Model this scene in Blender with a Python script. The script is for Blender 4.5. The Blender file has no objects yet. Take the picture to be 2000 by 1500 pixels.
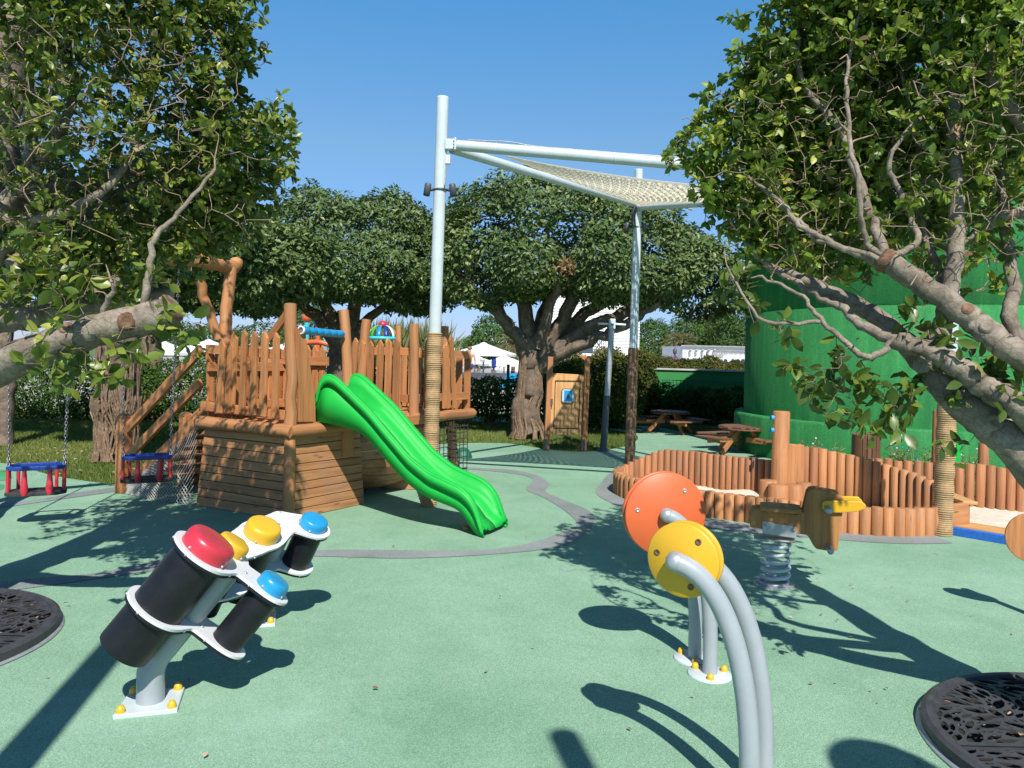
import bpy, math, random
import numpy as np
from mathutils import Vector, Matrix
from mathutils.geometry import delaunay_2d_cdt
random.seed(7); RNG = np.random.default_rng(11)
S = bpy.context.scene; COL = S.collection
# ---------------------------------------------------------------- camera, sky, sun, exposure
F, H, CX, CY, ROLL = 1500., 1.5, 1000., 695., math.radians(1.3)
cam = bpy.data.objects.new('camera', bpy.data.cameras.new('camera')); COL.objects.link(cam)
cam.location = (0, 0, H); cam.rotation_euler = (math.pi/2, -ROLL, 0)
cam.data.sensor_width = 36; cam.data.lens = F/2000*36; cam.data.shift_y = -(750-CY)/2000
cam.data.clip_start = .05; cam.data.clip_end = 3000
S.camera = cam
SUN_EL, SUN_AZ = math.radians(47), math.radians(11)      # sun behind the camera, a little to the right
sdir = Vector((math.sin(SUN_AZ)*math.cos(SUN_EL), -math.cos(SUN_AZ)*math.cos(SUN_EL), math.sin(SUN_EL)))
W = bpy.data.worlds.new('World'); S.world = W; W.use_nodes = True
wn = W.node_tree; bg = wn.nodes['Background']
sky = wn.nodes.new('ShaderNodeTexSky'); sky.sky_type = 'NISHITA'; sky.sun_disc = False
sky.sun_elevation = SUN_EL; sky.sun_rotation = math.pi - SUN_AZ
sky.air_density = 1.0; sky.dust_density = .1; sky.ozone_density = 10
tcw = wn.nodes.new('ShaderNodeTexCoord'); sep = wn.nodes.new('ShaderNodeSeparateXYZ'); rw = wn.nodes.new('ShaderNodeValToRGB'); mw = wn.nodes.new('ShaderNodeMix')
mw.data_type = 'RGBA'; mw.blend_type = 'MULTIPLY'; mw.inputs[0].default_value = 1.      # sky graded by height: dimmer horizon, zenith darkened to deepen shade
wn.links.new(tcw.outputs['Generated'], sep.inputs[0]); wn.links.new(sep.outputs[2], rw.inputs[0])
e = rw.color_ramp.elements; e.new(.26); e.new(.40)
for q, (p, c) in zip(e, [(.03, (.52, .51, .66)), (.26, (.90, .89, .75)), (.42, (.68, 1.05, .98)), (.8, (.36, .52, .55))]): q.position = p; q.color = (*c, 1)
wn.links.new(sky.outputs[0], mw.inputs[6]); wn.links.new(rw.outputs[0], mw.inputs[7]); wn.links.new(mw.outputs[2], bg.inputs[0]); bg.inputs[1].default_value = .125
sl = bpy.data.lights.new('sun', 'SUN'); sl.energy = 4.6; sl.angle = math.radians(.5); sl.color = (1, .955, .88)
sun = bpy.data.objects.new('sun', sl); COL.objects.link(sun)
sun.rotation_euler = sdir.to_track_quat('Z', 'Y').to_euler()
S.view_settings.view_transform = 'Standard'; S.view_settings.look = 'None'
S.view_settings.exposure = .6; S.view_settings.gamma = 1
S.cycles.max_bounces = 8; S.cycles.transparent_max_bounces = 12
# ---------------------------------------------------------------- photo measurements -> world points
def ray(px, py):
    x, y = px-CX, py-CY
    return (x*math.cos(ROLL)+y*math.sin(ROLL))/F, -(-x*math.sin(ROLL)+y*math.cos(ROLL))/F
def G(px, py, h=0.):                      # point on the level z = h
    x, z = ray(px, py); d = (h-H)/z
    return Vector((x*d, d, h))
def D(px, py, d):                         # point at a given distance in front
    x, z = ray(px, py)
    return Vector((x*d, d, H+z*d))
def onplane(px, py, p0, n):               # point on a plane
    x, z = ray(px, py); r = Vector((x, 1, z)); c = Vector((0, 0, H))
    return c + r*((Vector(p0)-c).dot(n)/r.dot(n))
def V(*a): return Vector(a)
# ---------------------------------------------------------------- mesh builder
ORG = {}
def frame(d):
    d = Vector(d).normalized()
    u = d.cross(V(0, 0, 1))
    if u.length < 1e-3: u = V(1, 0, 0)
    u.normalize(); return d, u, u.cross(d)
class MB:
    def __init__(s): s.v, s.f, s.sm, s.g, s.r = [], [], [], [], []
    def add(s, vs, fs, smooth=False, g=None, r=None):
        b = len(s.v); r = random.random() if r is None else r
        off = V(random.random()*9, random.random()*9, random.random()*9)
        s.v += [tuple(p) for p in vs]
        s.g += [tuple(Vector(p)+off) for p in (g if g is not None else vs)]
        s.r += [r]*len(vs)
        s.f += [tuple(i+b for i in f) for f in fs]; s.sm += [smooth]*len(fs)
    def hexa(s, c, r=None, g=None):       # 8 corners: bottom 4 ring then top 4 ring
        s.add(c, [(3, 2, 1, 0), (4, 5, 6, 7), (0, 1, 5, 4), (1, 2, 6, 5), (2, 3, 7, 6), (3, 0, 4, 7)], False, g, r)
    def box(s, c, sz, rz=0, r=None, ax=0):
        c = Vector(c); M = Matrix.Rotation(rz, 3, 'Z'); x, y, z = [k/2 for k in sz]
        L = [V(-x, -y, -z), V(x, -y, -z), V(x, y, -z), V(-x, y, -z), V(-x, -y, z), V(x, -y, z), V(x, y, z), V(-x, y, z)]
        g = [V(p[ax], p[(ax+1) % 3], p[(ax+2) % 3]) for p in L]
        s.hexa([c+M@p for p in L], r, g)
    def bar(s, p0, p1, w, h, up=(0, 0, 1), r=None, w1=None, h1=None):   # w sideways, h along up
        p0, p1 = Vector(p0), Vector(p1); d = (p1-p0); L = d.length; d.normalize()
        up = Vector(up); sd = d.cross(up)
        if sd.length < 1e-4: up = V(0, 1, 0); sd = d.cross(up)
        sd.normalize(); u = sd.cross(d); w1 = w1 or w; h1 = h1 or h
        q = [(-1, -1), (1, -1), (1, 1), (-1, 1)]
        A = [p0+sd*(w/2*a)+u*(h/2*b) for a, b in q]; B = [p1+sd*(w1/2*a)+u*(h1/2*b) for a, b in q]
        g = [V(0, w/2*a, h/2*b) for a, b in q]+[V(L, w/2*a, h/2*b) for a, b in q]
        s.add(A+B, [(3, 2, 1, 0), (4, 5, 6, 7), (0, 1, 5, 4), (1, 2, 6, 5), (2, 3, 7, 6), (3, 0, 4, 7)], False, g, r)
    def tube(s, pts, rad, n=10, cap=True, smooth=True, r=None, flute=0., ph=0.):
        P = [Vector(p) for p in pts]; m = len(P)
        R = list(rad) if hasattr(rad, '__len__') else [rad]*m
        T = [(P[min(i+1, m-1)]-P[max(i-1, 0)]).normalized() for i in range(m)]
        _, u, w = frame(T[0]); vs, g, L = [], [], 0
        for i in range(m):
            if i: L += (P[i]-P[i-1]).length
            u = (u-T[i]*u.dot(T[i])).normalized(); w = T[i].cross(u)
            for k in range(n):
                a = 2*math.pi*k/n+ph
                o = u*math.cos(a)+w*math.sin(a)
                fl = 1+flute*(math.sin(3*a+i*.12)+.6*math.sin(7*a-i*.17+1)+.35*math.sin(12*a+i*.1)) if flute else 1
                vs.append(P[i]+o*R[i]*fl); g.append(V(L, math.cos(a)*R[i], math.sin(a)*R[i]))
        fs = [(i*n+k, i*n+(k+1) % n, (i+1)*n+(k+1) % n, (i+1)*n+k) for i in range(m-1) for k in range(n)]
        r = random.random() if r is None else r
        s.add(vs, fs, smooth, g, r)
        if cap:
            for i, fl in ((0, True), (m-1, False)):
                ring = vs[i*n:(i+1)*n]; gg = g[i*n:(i+1)*n]; f = tuple(range(n))
                s.add(ring, [f[::-1] if fl else f], False, [V(q.x*.02, q.y, q.z) for q in gg], r)
    def lathe(s, prof, o=(0, 0, 0), ax=(0, 0, 1), n=20, smooth=True, r=None, cap=True):   # prof: (radius, height)
        o = Vector(o); d, u, w = frame(ax); vs = []; m = len(prof)
        for (rr, h) in prof:
            for k in range(n):
                a = 2*math.pi*k/n
                vs.append(o+d*h+(u*math.cos(a)+w*math.sin(a))*rr)
        fs = [(i*n+k, i*n+(k+1) % n, (i+1)*n+(k+1) % n, (i+1)*n+k) for i in range(m-1) for k in range(n)]
        s.add(vs, fs, smooth, None, r)
        if cap and prof[0][0] > 1e-4: s.add(vs[:n], [tuple(range(n))[::-1]], False, None, r)
        if cap and prof[-1][0] > 1e-4: s.add(vs[-n:], [tuple(range(n))], False, None, r)
    def ball(s, c, R, n=16, sq=(1, 1, 1), r=None):
        m = n//2+1; vs, fs = [], []
        for i in range(m):
            t = math.pi*i/(m-1)
            for k in range(n):
                a = 2*math.pi*k/n
                vs.append(V(c[0]+R*sq[0]*math.sin(t)*math.cos(a), c[1]+R*sq[1]*math.sin(t)*math.sin(a), c[2]+R*sq[2]*math.cos(t)))
        fs = [(i*n+k, (i+1)*n+k, (i+1)*n+(k+1) % n, i*n+(k+1) % n) for i in range(m-1) for k in range(n)]
        s.add(vs, fs, True, None, r)
    def prism(s, poly, o, u, v, t, r=None, g=None):   # 2-D outline in the frame (o,u,v), thickness t along u x v (centred)
        o, u, v = Vector(o), Vector(u).normalized(), Vector(v).normalized(); n = u.cross(v); m = len(poly)
        a = [o+u*x+v*y-n*t/2 for x, y in poly]; b = [o+u*x+v*y+n*t/2 for x, y in poly]
        gg = [V(y, x, 0) for x, y in poly]+[V(y, x, t) for x, y in poly]
        s.add(a+b, [tuple(range(m))[::-1], tuple(range(m, 2*m))]+[(i, (i+1) % m, m+(i+1) % m, m+i) for i in range(m)], False, gg, r)
    def torus(s, c, ax, R, r0, n=14, m=6, sx=1., ud=None):
        d, u, w = frame(ax); c = Vector(c)
        if ud is not None: u = Vector(ud).normalized(); w = d.cross(u)
        vs = []
        for i in range(n):
            a = 2*math.pi*i/n; e = u*math.cos(a)*sx+w*math.sin(a)
            for k in range(m):
                b = 2*math.pi*k/m; vs.append(c+e*R+(u*math.cos(a)+w*math.sin(a))*(r0*math.cos(b))+d*(r0*math.sin(b)))
        s.add(vs, [(i*m+k, ((i+1) % n)*m+k, ((i+1) % n)*m+(k+1) % m, i*m+(k+1) % m) for i in range(n) for k in range(m)], True)
    def build(s, name, mat, parent=None, bevel=0., solid=0., sub=0, segs=2):
        me = bpy.data.meshes.new(name); v = np.array(s.v, np.float32)
        if parent is not None: org = ORG[parent]
        else: org = Vector((float(v[:, 0].mean()), float(v[:, 1].mean()), float(v[:, 2].min())))
        v = v-np.array(org, np.float32)
        me.from_pydata(v.tolist(), [], s.f)
        me.polygons.foreach_set('use_smooth', s.sm)
        a = me.attributes.new('g', 'FLOAT_VECTOR', 'POINT'); a.data.foreach_set('vector', np.array(s.g, np.float32).ravel())
        a = me.attributes.new('r', 'FLOAT', 'POINT'); a.data.foreach_set('value', np.array(s.r, np.float32))
        me.materials.append(mat); me.update()
        o = link(name, me, parent, org)
        if solid: m = o.modifiers.new('solid', 'SOLIDIFY'); m.thickness = solid; m.offset = 0
        if bevel: m = o.modifiers.new('bevel', 'BEVEL'); m.width = bevel; m.segments = segs; m.limit_method = 'ANGLE'; m.angle_limit = math.radians(40)
        if sub: m = o.modifiers.new('sub', 'SUBSURF'); m.levels = m.render_levels = sub
        return o
def link(name, me, parent, org):
    o = bpy.data.objects.new(name, me); COL.objects.link(o)
    if parent is not None: o.parent = parent; ORG[o] = ORG[parent]
    else: o.location = org; ORG[o] = Vector(org)
    return o
def tag(o, label=None, cat=None, group=None, kind=None):
    if label: o['label'] = label
    if cat: o['category'] = cat
    if group: o['group'] = group
    if kind: o['kind'] = kind
    return o
def thing(name, label, cat, loc=(0, 0, 0), group=None):
    o = bpy.data.objects.new(name, None); COL.objects.link(o); o.location = loc; o.empty_display_size = .2
    ORG[o] = Vector(loc); return tag(o, label, cat, group)
def dup(o, loc, rz=0, label=None, scale=None):
    def cp(a, par):
        c = a.copy(); COL.objects.link(c)
        if par is not None: c.parent = par
        for ch in list(KIDS.get(a, [])): cp(ch, c)
        return c
    KIDS.clear()
    for q in COL.objects:
        if q.parent is not None: KIDS.setdefault(q.parent, []).append(q)
    c = cp(o, None); c.location = loc; c.rotation_euler = (0, 0, rz)
    if label: c['label'] = label
    if scale: c.scale = (scale,)*3
    return c
KIDS = {}
# ---------------------------------------------------------------- materials
def nodes(name):
    m = bpy.data.materials.new(name); m.use_nodes = True
    nt = m.node_tree; return m, nt, nt.nodes['Principled BSDF'], nt.nodes['Material Output']
def N(nt, t, **kw):
    n = nt.nodes.new(t)
    for k, v in kw.items():
        if k.startswith('i_'):
            key = k[2:]; n.inputs[int(key) if key.isdigit() else key].default_value = v
        else: setattr(n, k, v)
    return n
def ramp(nt, fac, stops):
    r = N(nt, 'ShaderNodeValToRGB'); e = r.color_ramp.elements
    while len(e) < len(stops): e.new(.5)
    for q, (p, c) in zip(e, stops): q.position = p; q.color = (*c[:3], 1)
    nt.links.new(fac, r.inputs[0]); return r.outputs[0]
def mixc(nt, fac, a, b, mode='MIX'):
    m = N(nt, 'ShaderNodeMix', data_type='RGBA', blend_type=mode)
    for i, x in ((0, fac), (6, a), (7, b)):
        if hasattr(x, 'links') or isinstance(x, bpy.types.NodeSocket): nt.links.new(x, m.inputs[i])
        else: m.inputs[i].default_value = x if i == 0 else (*x[:3], 1)
    return m.outputs[2]
def noise(nt, vec, scale, detail=3, rough=.55):
    n = N(nt, 'ShaderNodeTexNoise', i_Scale=scale, i_Detail=detail, i_Roughness=rough)
    if vec is not None: nt.links.new(vec, n.inputs['Vector'])
    return n.outputs['Fac']
def bump(nt, b, h, st, dist=.01):
    n = N(nt, 'ShaderNodeBump', i_Strength=st, i_Distance=dist); nt.links.new(h, n.inputs['Height']); nt.links.new(n.outputs[0], b.inputs['Normal'])
def sc(c, k): return tuple(min(1, x*k) for x in c[:3])
def paint(name, col, rough=.45, var=.12, scale=6, bmp=0., bscale=80, metal=0., coat=0., spec=.5):
    m, nt, b, o = nodes(name); tc = N(nt, 'ShaderNodeTexCoord').outputs['Object']
    f = noise(nt, tc, scale, 5, .65)
    c = ramp(nt, f, [(.3, sc(col, 1-var)), (.7, sc(col, 1+var*.7))])
    nt.links.new(c, b.inputs['Base Color'])
    f2 = noise(nt, tc, scale*4, 4)
    mr = N(nt, 'ShaderNodeMapRange', i_3=max(.05, rough-.09), i_4=min(1, rough+.12)); nt.links.new(f2, mr.inputs[0]); nt.links.new(mr.outputs[0], b.inputs['Roughness'])
    b.inputs['Metallic'].default_value = metal; b.inputs['Specular IOR Level'].default_value = spec; b.inputs['Coat Weight'].default_value = coat
    if bmp: bump(nt, b, noise(nt, tc, bscale, 3), bmp, .004)
    return m
def wood(name, col, dark=None, rough=.62, k=1., var=.16):
    m, nt, b, o = nodes(name)
    g = N(nt, 'ShaderNodeAttribute', attribute_name='g').outputs['Vector']
    r = N(nt, 'ShaderNodeAttribute', attribute_name='r').outputs['Fac']
    mp = N(nt, 'ShaderNodeMapping'); mp.inputs['Scale'].default_value = (1.6*k, 34*k, 34*k); nt.links.new(g, mp.inputs[0])
    f = noise(nt, mp.outputs[0], 1., 5, .7)
    mp2 = N(nt, 'ShaderNodeMapping'); mp2.inputs['Scale'].default_value = (.8*k, 5*k, 5*k); nt.links.new(g, mp2.inputs[0])
    f2 = noise(nt, mp2.outputs[0], 1.6, 3)
    dark = dark or sc(col, .62)
    c = ramp(nt, f, [(.3, dark), (.52, col), (.75, sc(col, 1.16))])
    c2 = ramp(nt, f2, [(.3, (.8, .76, .72)), (.65, (1.08, 1.05, 1.0))])
    c = mixc(nt, 1., c, c2, 'MULTIPLY')
    rr = ramp(nt, r, [(0, (1-var, 1-var*1.1, 1-var*1.2)), (1, (1+var, 1+var*.8, 1+var*.6))])
    c = mixc(nt, 1., c, rr, 'MULTIPLY')
    tc = N(nt, 'ShaderNodeTexCoord').outputs['Object']      # knots, greyed patches, splash dirt
    vk = N(nt, 'ShaderNodeTexVoronoi', i_Scale=1.); mk = N(nt, 'ShaderNodeMapping'); mk.inputs['Scale'].default_value = (2.6, 9, 9); nt.links.new(g, mk.inputs[0]); nt.links.new(mk.outputs[0], vk.inputs['Vector'])
    kn = ramp(nt, vk.outputs['Distance'], [(.05, (.75, .75, .75)), (.13, (.0, .0, .0))]); c = mixc(nt, kn, c, sc(dark, .55))
    wg = ramp(nt, noise(nt, tc, 1.7, 6, .7), [(.52, (0, 0, 0)), (.72, (.5, .5, .5))]); c = mixc(nt, wg, c, tuple(.55*x+.45*(.30*(col[0]+col[1])) for x in sc(col, .8)))
    nt.links.new(c, b.inputs['Base Color']); b.inputs['Roughness'].default_value = rough
    b.inputs['Specular IOR Level'].default_value = .35
    bump(nt, b, f, .35, .003); return m
def leafmat(name, stops, rough=.38, trans=.28, tcol=(.25, .38, .04)):
    m, nt, b, o = nodes(name)
    r = N(nt, 'ShaderNodeAttribute', attribute_name='r').outputs['Fac']
    c = ramp(nt, r, stops); nt.links.new(c, b.inputs['Base Color'])
    b.inputs['Roughness'].default_value = rough; b.inputs['Specular IOR Level'].default_value = .42 if rough < .5 else .12
    t = N(nt, 'ShaderNodeBsdfTranslucent'); tc = mixc(nt, .5, c, tcol); nt.links.new(tc, t.inputs[0])
    mx = N(nt, 'ShaderNodeMixShader', i_0=trans); nt.links.new(b.outputs[0], mx.inputs[1]); nt.links.new(t.outputs[0], mx.inputs[2])
    nt.links.new(mx.outputs[0], o.inputs[0]); return m
def bark(name, a, b_, sc_=14, rough=.85):
    m, nt, b, o = nodes(name); tc = N(nt, 'ShaderNodeTexCoord').outputs['Object']
    f = noise(nt, tc, sc_, 7, .7); f2 = noise(nt, tc, sc_*.22, 3)
    c = ramp(nt, f, [(.3, a), (.62, b_), (.8, sc(b_, 1.35))]); c2 = ramp(nt, f2, [(.3, (.72, .68, .64)), (.7, (1.12, 1.1, 1.06))])
    c = mixc(nt, 1., c, c2, 'MULTIPLY'); nt.links.new(c, b.inputs['Base Color']); b.inputs['Roughness'].default_value = rough
    b.inputs['Specular IOR Level'].default_value = .25
    vb = N(nt, 'ShaderNodeTexVoronoi', i_Scale=sc_*1.6, feature='DISTANCE_TO_EDGE'); nt.links.new(tc, vb.inputs['Vector'])
    ck = ramp(nt, vb.outputs['Distance'], [(.0, (.55, .5, .45)), (.07, (1, 1, 1))]); c = mixc(nt, .55, c, mixc(nt, 1., c, ck, 'MULTIPLY')); nt.links.new(c, b.inputs['Base Color'])
    bump(nt, b, f, .8, .014); return m
def rubber(name, col, dark, light):
    m, nt, b, o = nodes(name); tc = N(nt, 'ShaderNodeTexCoord').outputs['Object']
    v = N(nt, 'ShaderNodeTexVoronoi', i_Scale=300.); nt.links.new(tc, v.inputs['Vector'])
    f = noise(nt, tc, 170, 3, .7)
    c = ramp(nt, v.outputs['Color'], [(.0, dark), (.22, sc(col, .8)), (.55, col), (1, light)])
    c1 = ramp(nt, f, [(.28, (.58, .6, .6)), (.5, (1, 1, 1)), (.75, (1.2, 1.17, 1.15))])
    c = mixc(nt, 1., c, c1, 'MULTIPLY')
    f2 = noise(nt, tc, .55, 5, .62); c2 = ramp(nt, f2, [(.32, (.80, .86, .80)), (.5, (1, 1, 1)), (.7, (1.14, 1.1, 1.12))])
    c = mixc(nt, 1., c, c2, 'MULTIPLY')
    f3 = noise(nt, tc, 3.2, 4, .6); c3 = ramp(nt, f3, [(.3, (.9, .93, .9)), (.6, (1.02, 1.02, 1.02))]); c = mixc(nt, 1., c, c3, 'MULTIPLY')
    f4 = noise(nt, tc, 1.1, 6, .75); k4 = ramp(nt, f4, [(.60, (0, 0, 0)), (.74, (.55, .55, .55))])
    c = mixc(nt, k4, c, (.10, .20, .10)); f5 = noise(nt, tc, 1.7, 5, .7); k5 = ramp(nt, f5, [(.66, (0, 0, 0)), (.8, (.45, .45, .45))]); c = mixc(nt, k5, c, (.5, .53, .46))
    f6 = noise(nt, tc, .38, 7, .72); k6 = ramp(nt, f6, [(.50, (0, 0, 0)), (.66, (.3, .3, .3))]); c = mixc(nt, k6, c, sc(light, 1.1))
    f7 = noise(nt, tc, 7, 5, .75); k7 = ramp(nt, f7, [(.68, (0, 0, 0)), (.78, (.45, .45, .45))]); c = mixc(nt, k7, c, sc(dark, .8))
    nt.links.new(c, b.inputs['Base Color']); b.inputs['Roughness'].default_value = .9; b.inputs['Specular IOR Level'].default_value = .25
    bump(nt, b, f, .45, .003); return m
M = dict(
    wood=wood('honey_stained_wood', (.44, .195, .078)), log=wood('round_pine_log', (.41, .195, .085), k=.7),
    ply=wood('planked_board', (.43, .215, .10), k=1.1, var=.07), dwood=wood('dark_stained_wood', (.17, .085, .05)),
    redlog=wood('red_brown_log', (.33, .15, .07), k=.7, var=.2), pale=wood('pale_door_board', (.60, .33, .13), k=.8, var=.05),
    rope2=paint('old_brown_rope', (.25, .145, .08), .9, .3, 18, .5, 200), rope=paint('natural_rope', (.38, .25, .125), .9, .25, 30, .5, 200), white=paint('white_panel', (.66, .67, .68), .4, .05),
    pole=paint('pale_grey_powder_coat', (.48, .54, .55), .4, .08, 5), silver=paint('silver_grey_paint', (.30, .33, .35), .34, .08, 7, .05, 300, coat=.2),
    dgrey=paint('dark_grey_metal', (.07, .075, .085), .45, .2), steel=paint('galvanised_steel', (.40, .42, .44), .4, .2, 20, .1, 120, metal=.5),
    black=paint('black_plastic_tube', (.010, .0105, .0135), .38, .3, 12, .06, 300, spec=.32), iron=paint('cast_iron', (.045, .045, .05), .55, .35, 12, .5, 90),
    red=paint('red_plastic', (.50, .03, .05), .3, .08, 4, coat=.15), yellow=paint('yellow_plastic', (.66, .37, .02), .32, .07, 4, coat=.1),
    blue=paint('sky_blue_plastic', (.015, .25, .50), .3, .07, 4, coat=.15), orange=paint('orange_plastic', (.60, .115, .035), .42, .08, 4),
    green=paint('bright_green_plastic', (.010, .38, .05), .5, .07, 3, spec=.3), dblue=paint('dark_blue_plastic', (.012, .045, .25), .35, .12),
    teal=paint('turquoise_paint', (.05, .48, .52), .35, .1), cream=leafmat('cream_sailcloth', [(0, (.80, .77, .68)), (1, (.82, .79, .70))], .8, .6, (.95, .92, .85)), canvas=paint('white_canvas', (.62, .62, .60), .85, .04),
    chain=paint('chain_steel', (.26, .26, .27), .4, .3, 40, metal=.7), bluemat=paint('blue_rubber', (.015, .13, .5), .85, .25, 60, .4, 200),
    sand=paint('beach_sand', (.60, .52, .42), .95, .25, 9, .6, 60), net=paint('grey_net_cord', (.42, .40, .38), .9, .2), bnet=paint('black_net_cord', (.03, .03, .03), .8, .2),
    brown=wood('brown_rider_board', (.42, .20, .07), k=.6, var=.04), gwall=paint('green_wall_paint', (.03, .215, .055), .8, .22, 1.2, .5, 45),
    concrete=paint('grey_concrete', (.42, .42, .40), .9, .2, 3, .4, 40), grey=rubber('grey_rubber', (.20, .22, .22), (.11, .12, .12), (.3, .32, .32)),
    plaster=paint('white_plaster', (.78, .77, .74), .85, .05, 2), siding=paint('white_siding', (.74, .74, .72), .7, .05, 3),
    rubber=rubber('green_rubber', (.195, .345, .232), (.08, .165, .11), (.33, .49, .37)), rubber2=rubber('bright_green_rubber', (.06, .3, .13), (.04, .19, .09), (.1, .4, .2)),
    bark=bark('smooth_fig_bark', (.125, .10, .078), (.32, .275, .225)), bark2=bark('dark_fig_bark', (.09, .07, .055), (.24, .185, .14), 9),
    twig=bark('twig_bark', (.15, .10, .07), (.40, .305, .225), 30), root=bark('brown_root_fibre', (.10, .065, .04), (.27, .19, .13), 22),
    cut=bark('raw_cut_wood', (.09, .045, .03), (.26, .16, .10), 25), glass=paint('dark_window', (.05, .08, .12), .15, .2), fence=paint('dark_green_wire', (.01, .11, .06), .5), deck=paint('pale_paving', (.34, .32, .29), .9, .12, 2),
    soil=paint('dark_pit_soil', (.018, .014, .011), .95, .3, 20), turf=paint('artificial_turf', (.02, .26, .06), .9, .25, 20, .5, 200), dry=bark('dry_leaf', (.20, .11, .05), (.45, .29, .15), 20), skin=paint('bather_skin', (.45, .25, .17), .6))  # skin is one plain base tone
def towermat():
    m, nt, b, o = nodes('green_netting_wall'); tc = N(nt, 'ShaderNodeTexCoord').outputs['Object']
    mp = N(nt, 'ShaderNodeMapping'); mp.inputs['Scale'].default_value = (5, 5, .35); nt.links.new(tc, mp.inputs[0])
    f = noise(nt, mp.outputs[0], 1.5, 6, .7); f2 = noise(nt, tc, .7, 4, .6); f3 = noise(nt, tc, 40, 3)
    c = ramp(nt, f, [(.3, (.024, .165, .048)), (.55, (.036, .222, .062)), (.75, (.062, .285, .095))])
    c = mixc(nt, 1., c, ramp(nt, f2, [(.3, (.82, .86, .86)), (.7, (1.12, 1.08, 1.1))]), 'MULTIPLY')
    c = mixc(nt, 1., c, ramp(nt, f3, [(.35, (.85, .85, .85)), (.65, (1.1, 1.1, 1.1))]), 'MULTIPLY')
    nt.links.new(c, b.inputs['Base Color']); b.inputs['Roughness'].default_value = .85; b.inputs['Specular IOR Level'].default_value = .2
    w = N(nt, 'ShaderNodeTexWave', i_Scale=42., i_Distortion=.6, bands_direction='Z'); nt.links.new(tc, w.inputs['Vector'])
    bump(nt, b, w.outputs['Fac'], .35, .006); return m
M['tower'] = towermat()
def grassmat():
    m, nt, b, o = nodes('lawn_soil'); tc = N(nt, 'ShaderNodeTexCoord').outputs['Object']
    f = noise(nt, tc, 5, 6, .7); c = ramp(nt, f, [(.3, (.045, .075, .018)), (.55, (.10, .15, .035)), (.75, (.2, .2, .075))])
    nt.links.new(c, b.inputs['Base Color']); b.inputs['Roughness'].default_value = .95; bump(nt, b, noise(nt, tc, 60, 4), .6, .02); return m
M['lawn'] = grassmat()
GRN = [(0, (.030, .058, .010)), (.4, (.078, .128, .020)), (.72, (.17, .225, .035)), (1, (.34, .34, .06))]
M['leafnear'] = leafmat('glossy_fig_leaf', GRN, .36, .26)
M['leafbright'] = leafmat('young_fig_leaf', [(0, (.034, .072, .011)), (.4, (.095, .165, .02)), (.72, (.21, .29, .035)), (1, (.38, .40, .06))], .42, .32)
M['leafmid'] = leafmat('dense_fig_leaf', [(0, (.040, .075, .020)), (.45, (.095, .150, .042)), (.8, (.18, .235, .075)), (1, (.32, .33, .11))], .48, .18)
M['leafhedge'] = leafmat('hedge_leaf', [(0, (.016, .045, .010)), (.5, (.045, .105, .018)), (1, (.13, .2, .03))], .6, .22)
M['leafred'] = leafmat('bronze_hedge_leaf', [(0, (.03, .05, .013)), (.45, (.09, .11, .025)), (1, (.22, .12, .045))], .75, .2)
M['leaffar'] = leafmat('distant_leaf', [(0, (.022, .06, .016)), (.5, (.065, .13, .03)), (1, (.15, .22, .055))], .75, .2)
M['leafdry'] = leafmat('withered_leaf', [(0, (.14, .085, .04)), (.6, (.35, .24, .13)), (1, (.55, .44, .3))], .8, .25, (.4, .25, .1))
M['palm'] = leafmat('dry_palm_frond', [(0, (.09, .10, .03)), (.5, (.23, .19, .09)), (1, (.42, .34, .2))], .7, .2)
M['reed'] = leafmat('reed_blade', [(0, (.06, .11, .035)), (.5, (.17, .21, .085)), (1, (.36, .33, .17))], .6, .25)
M['grass'] = leafmat('grass_blade', [(0, (.06, .095, .018)), (.55, (.16, .21, .045)), (1, (.36, .33, .13))], .55, .3)
M['purple'] = leafmat('purple_flower', [(0, (.2, .03, .12)), (1, (.4, .1, .3))], .7, .2)
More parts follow.
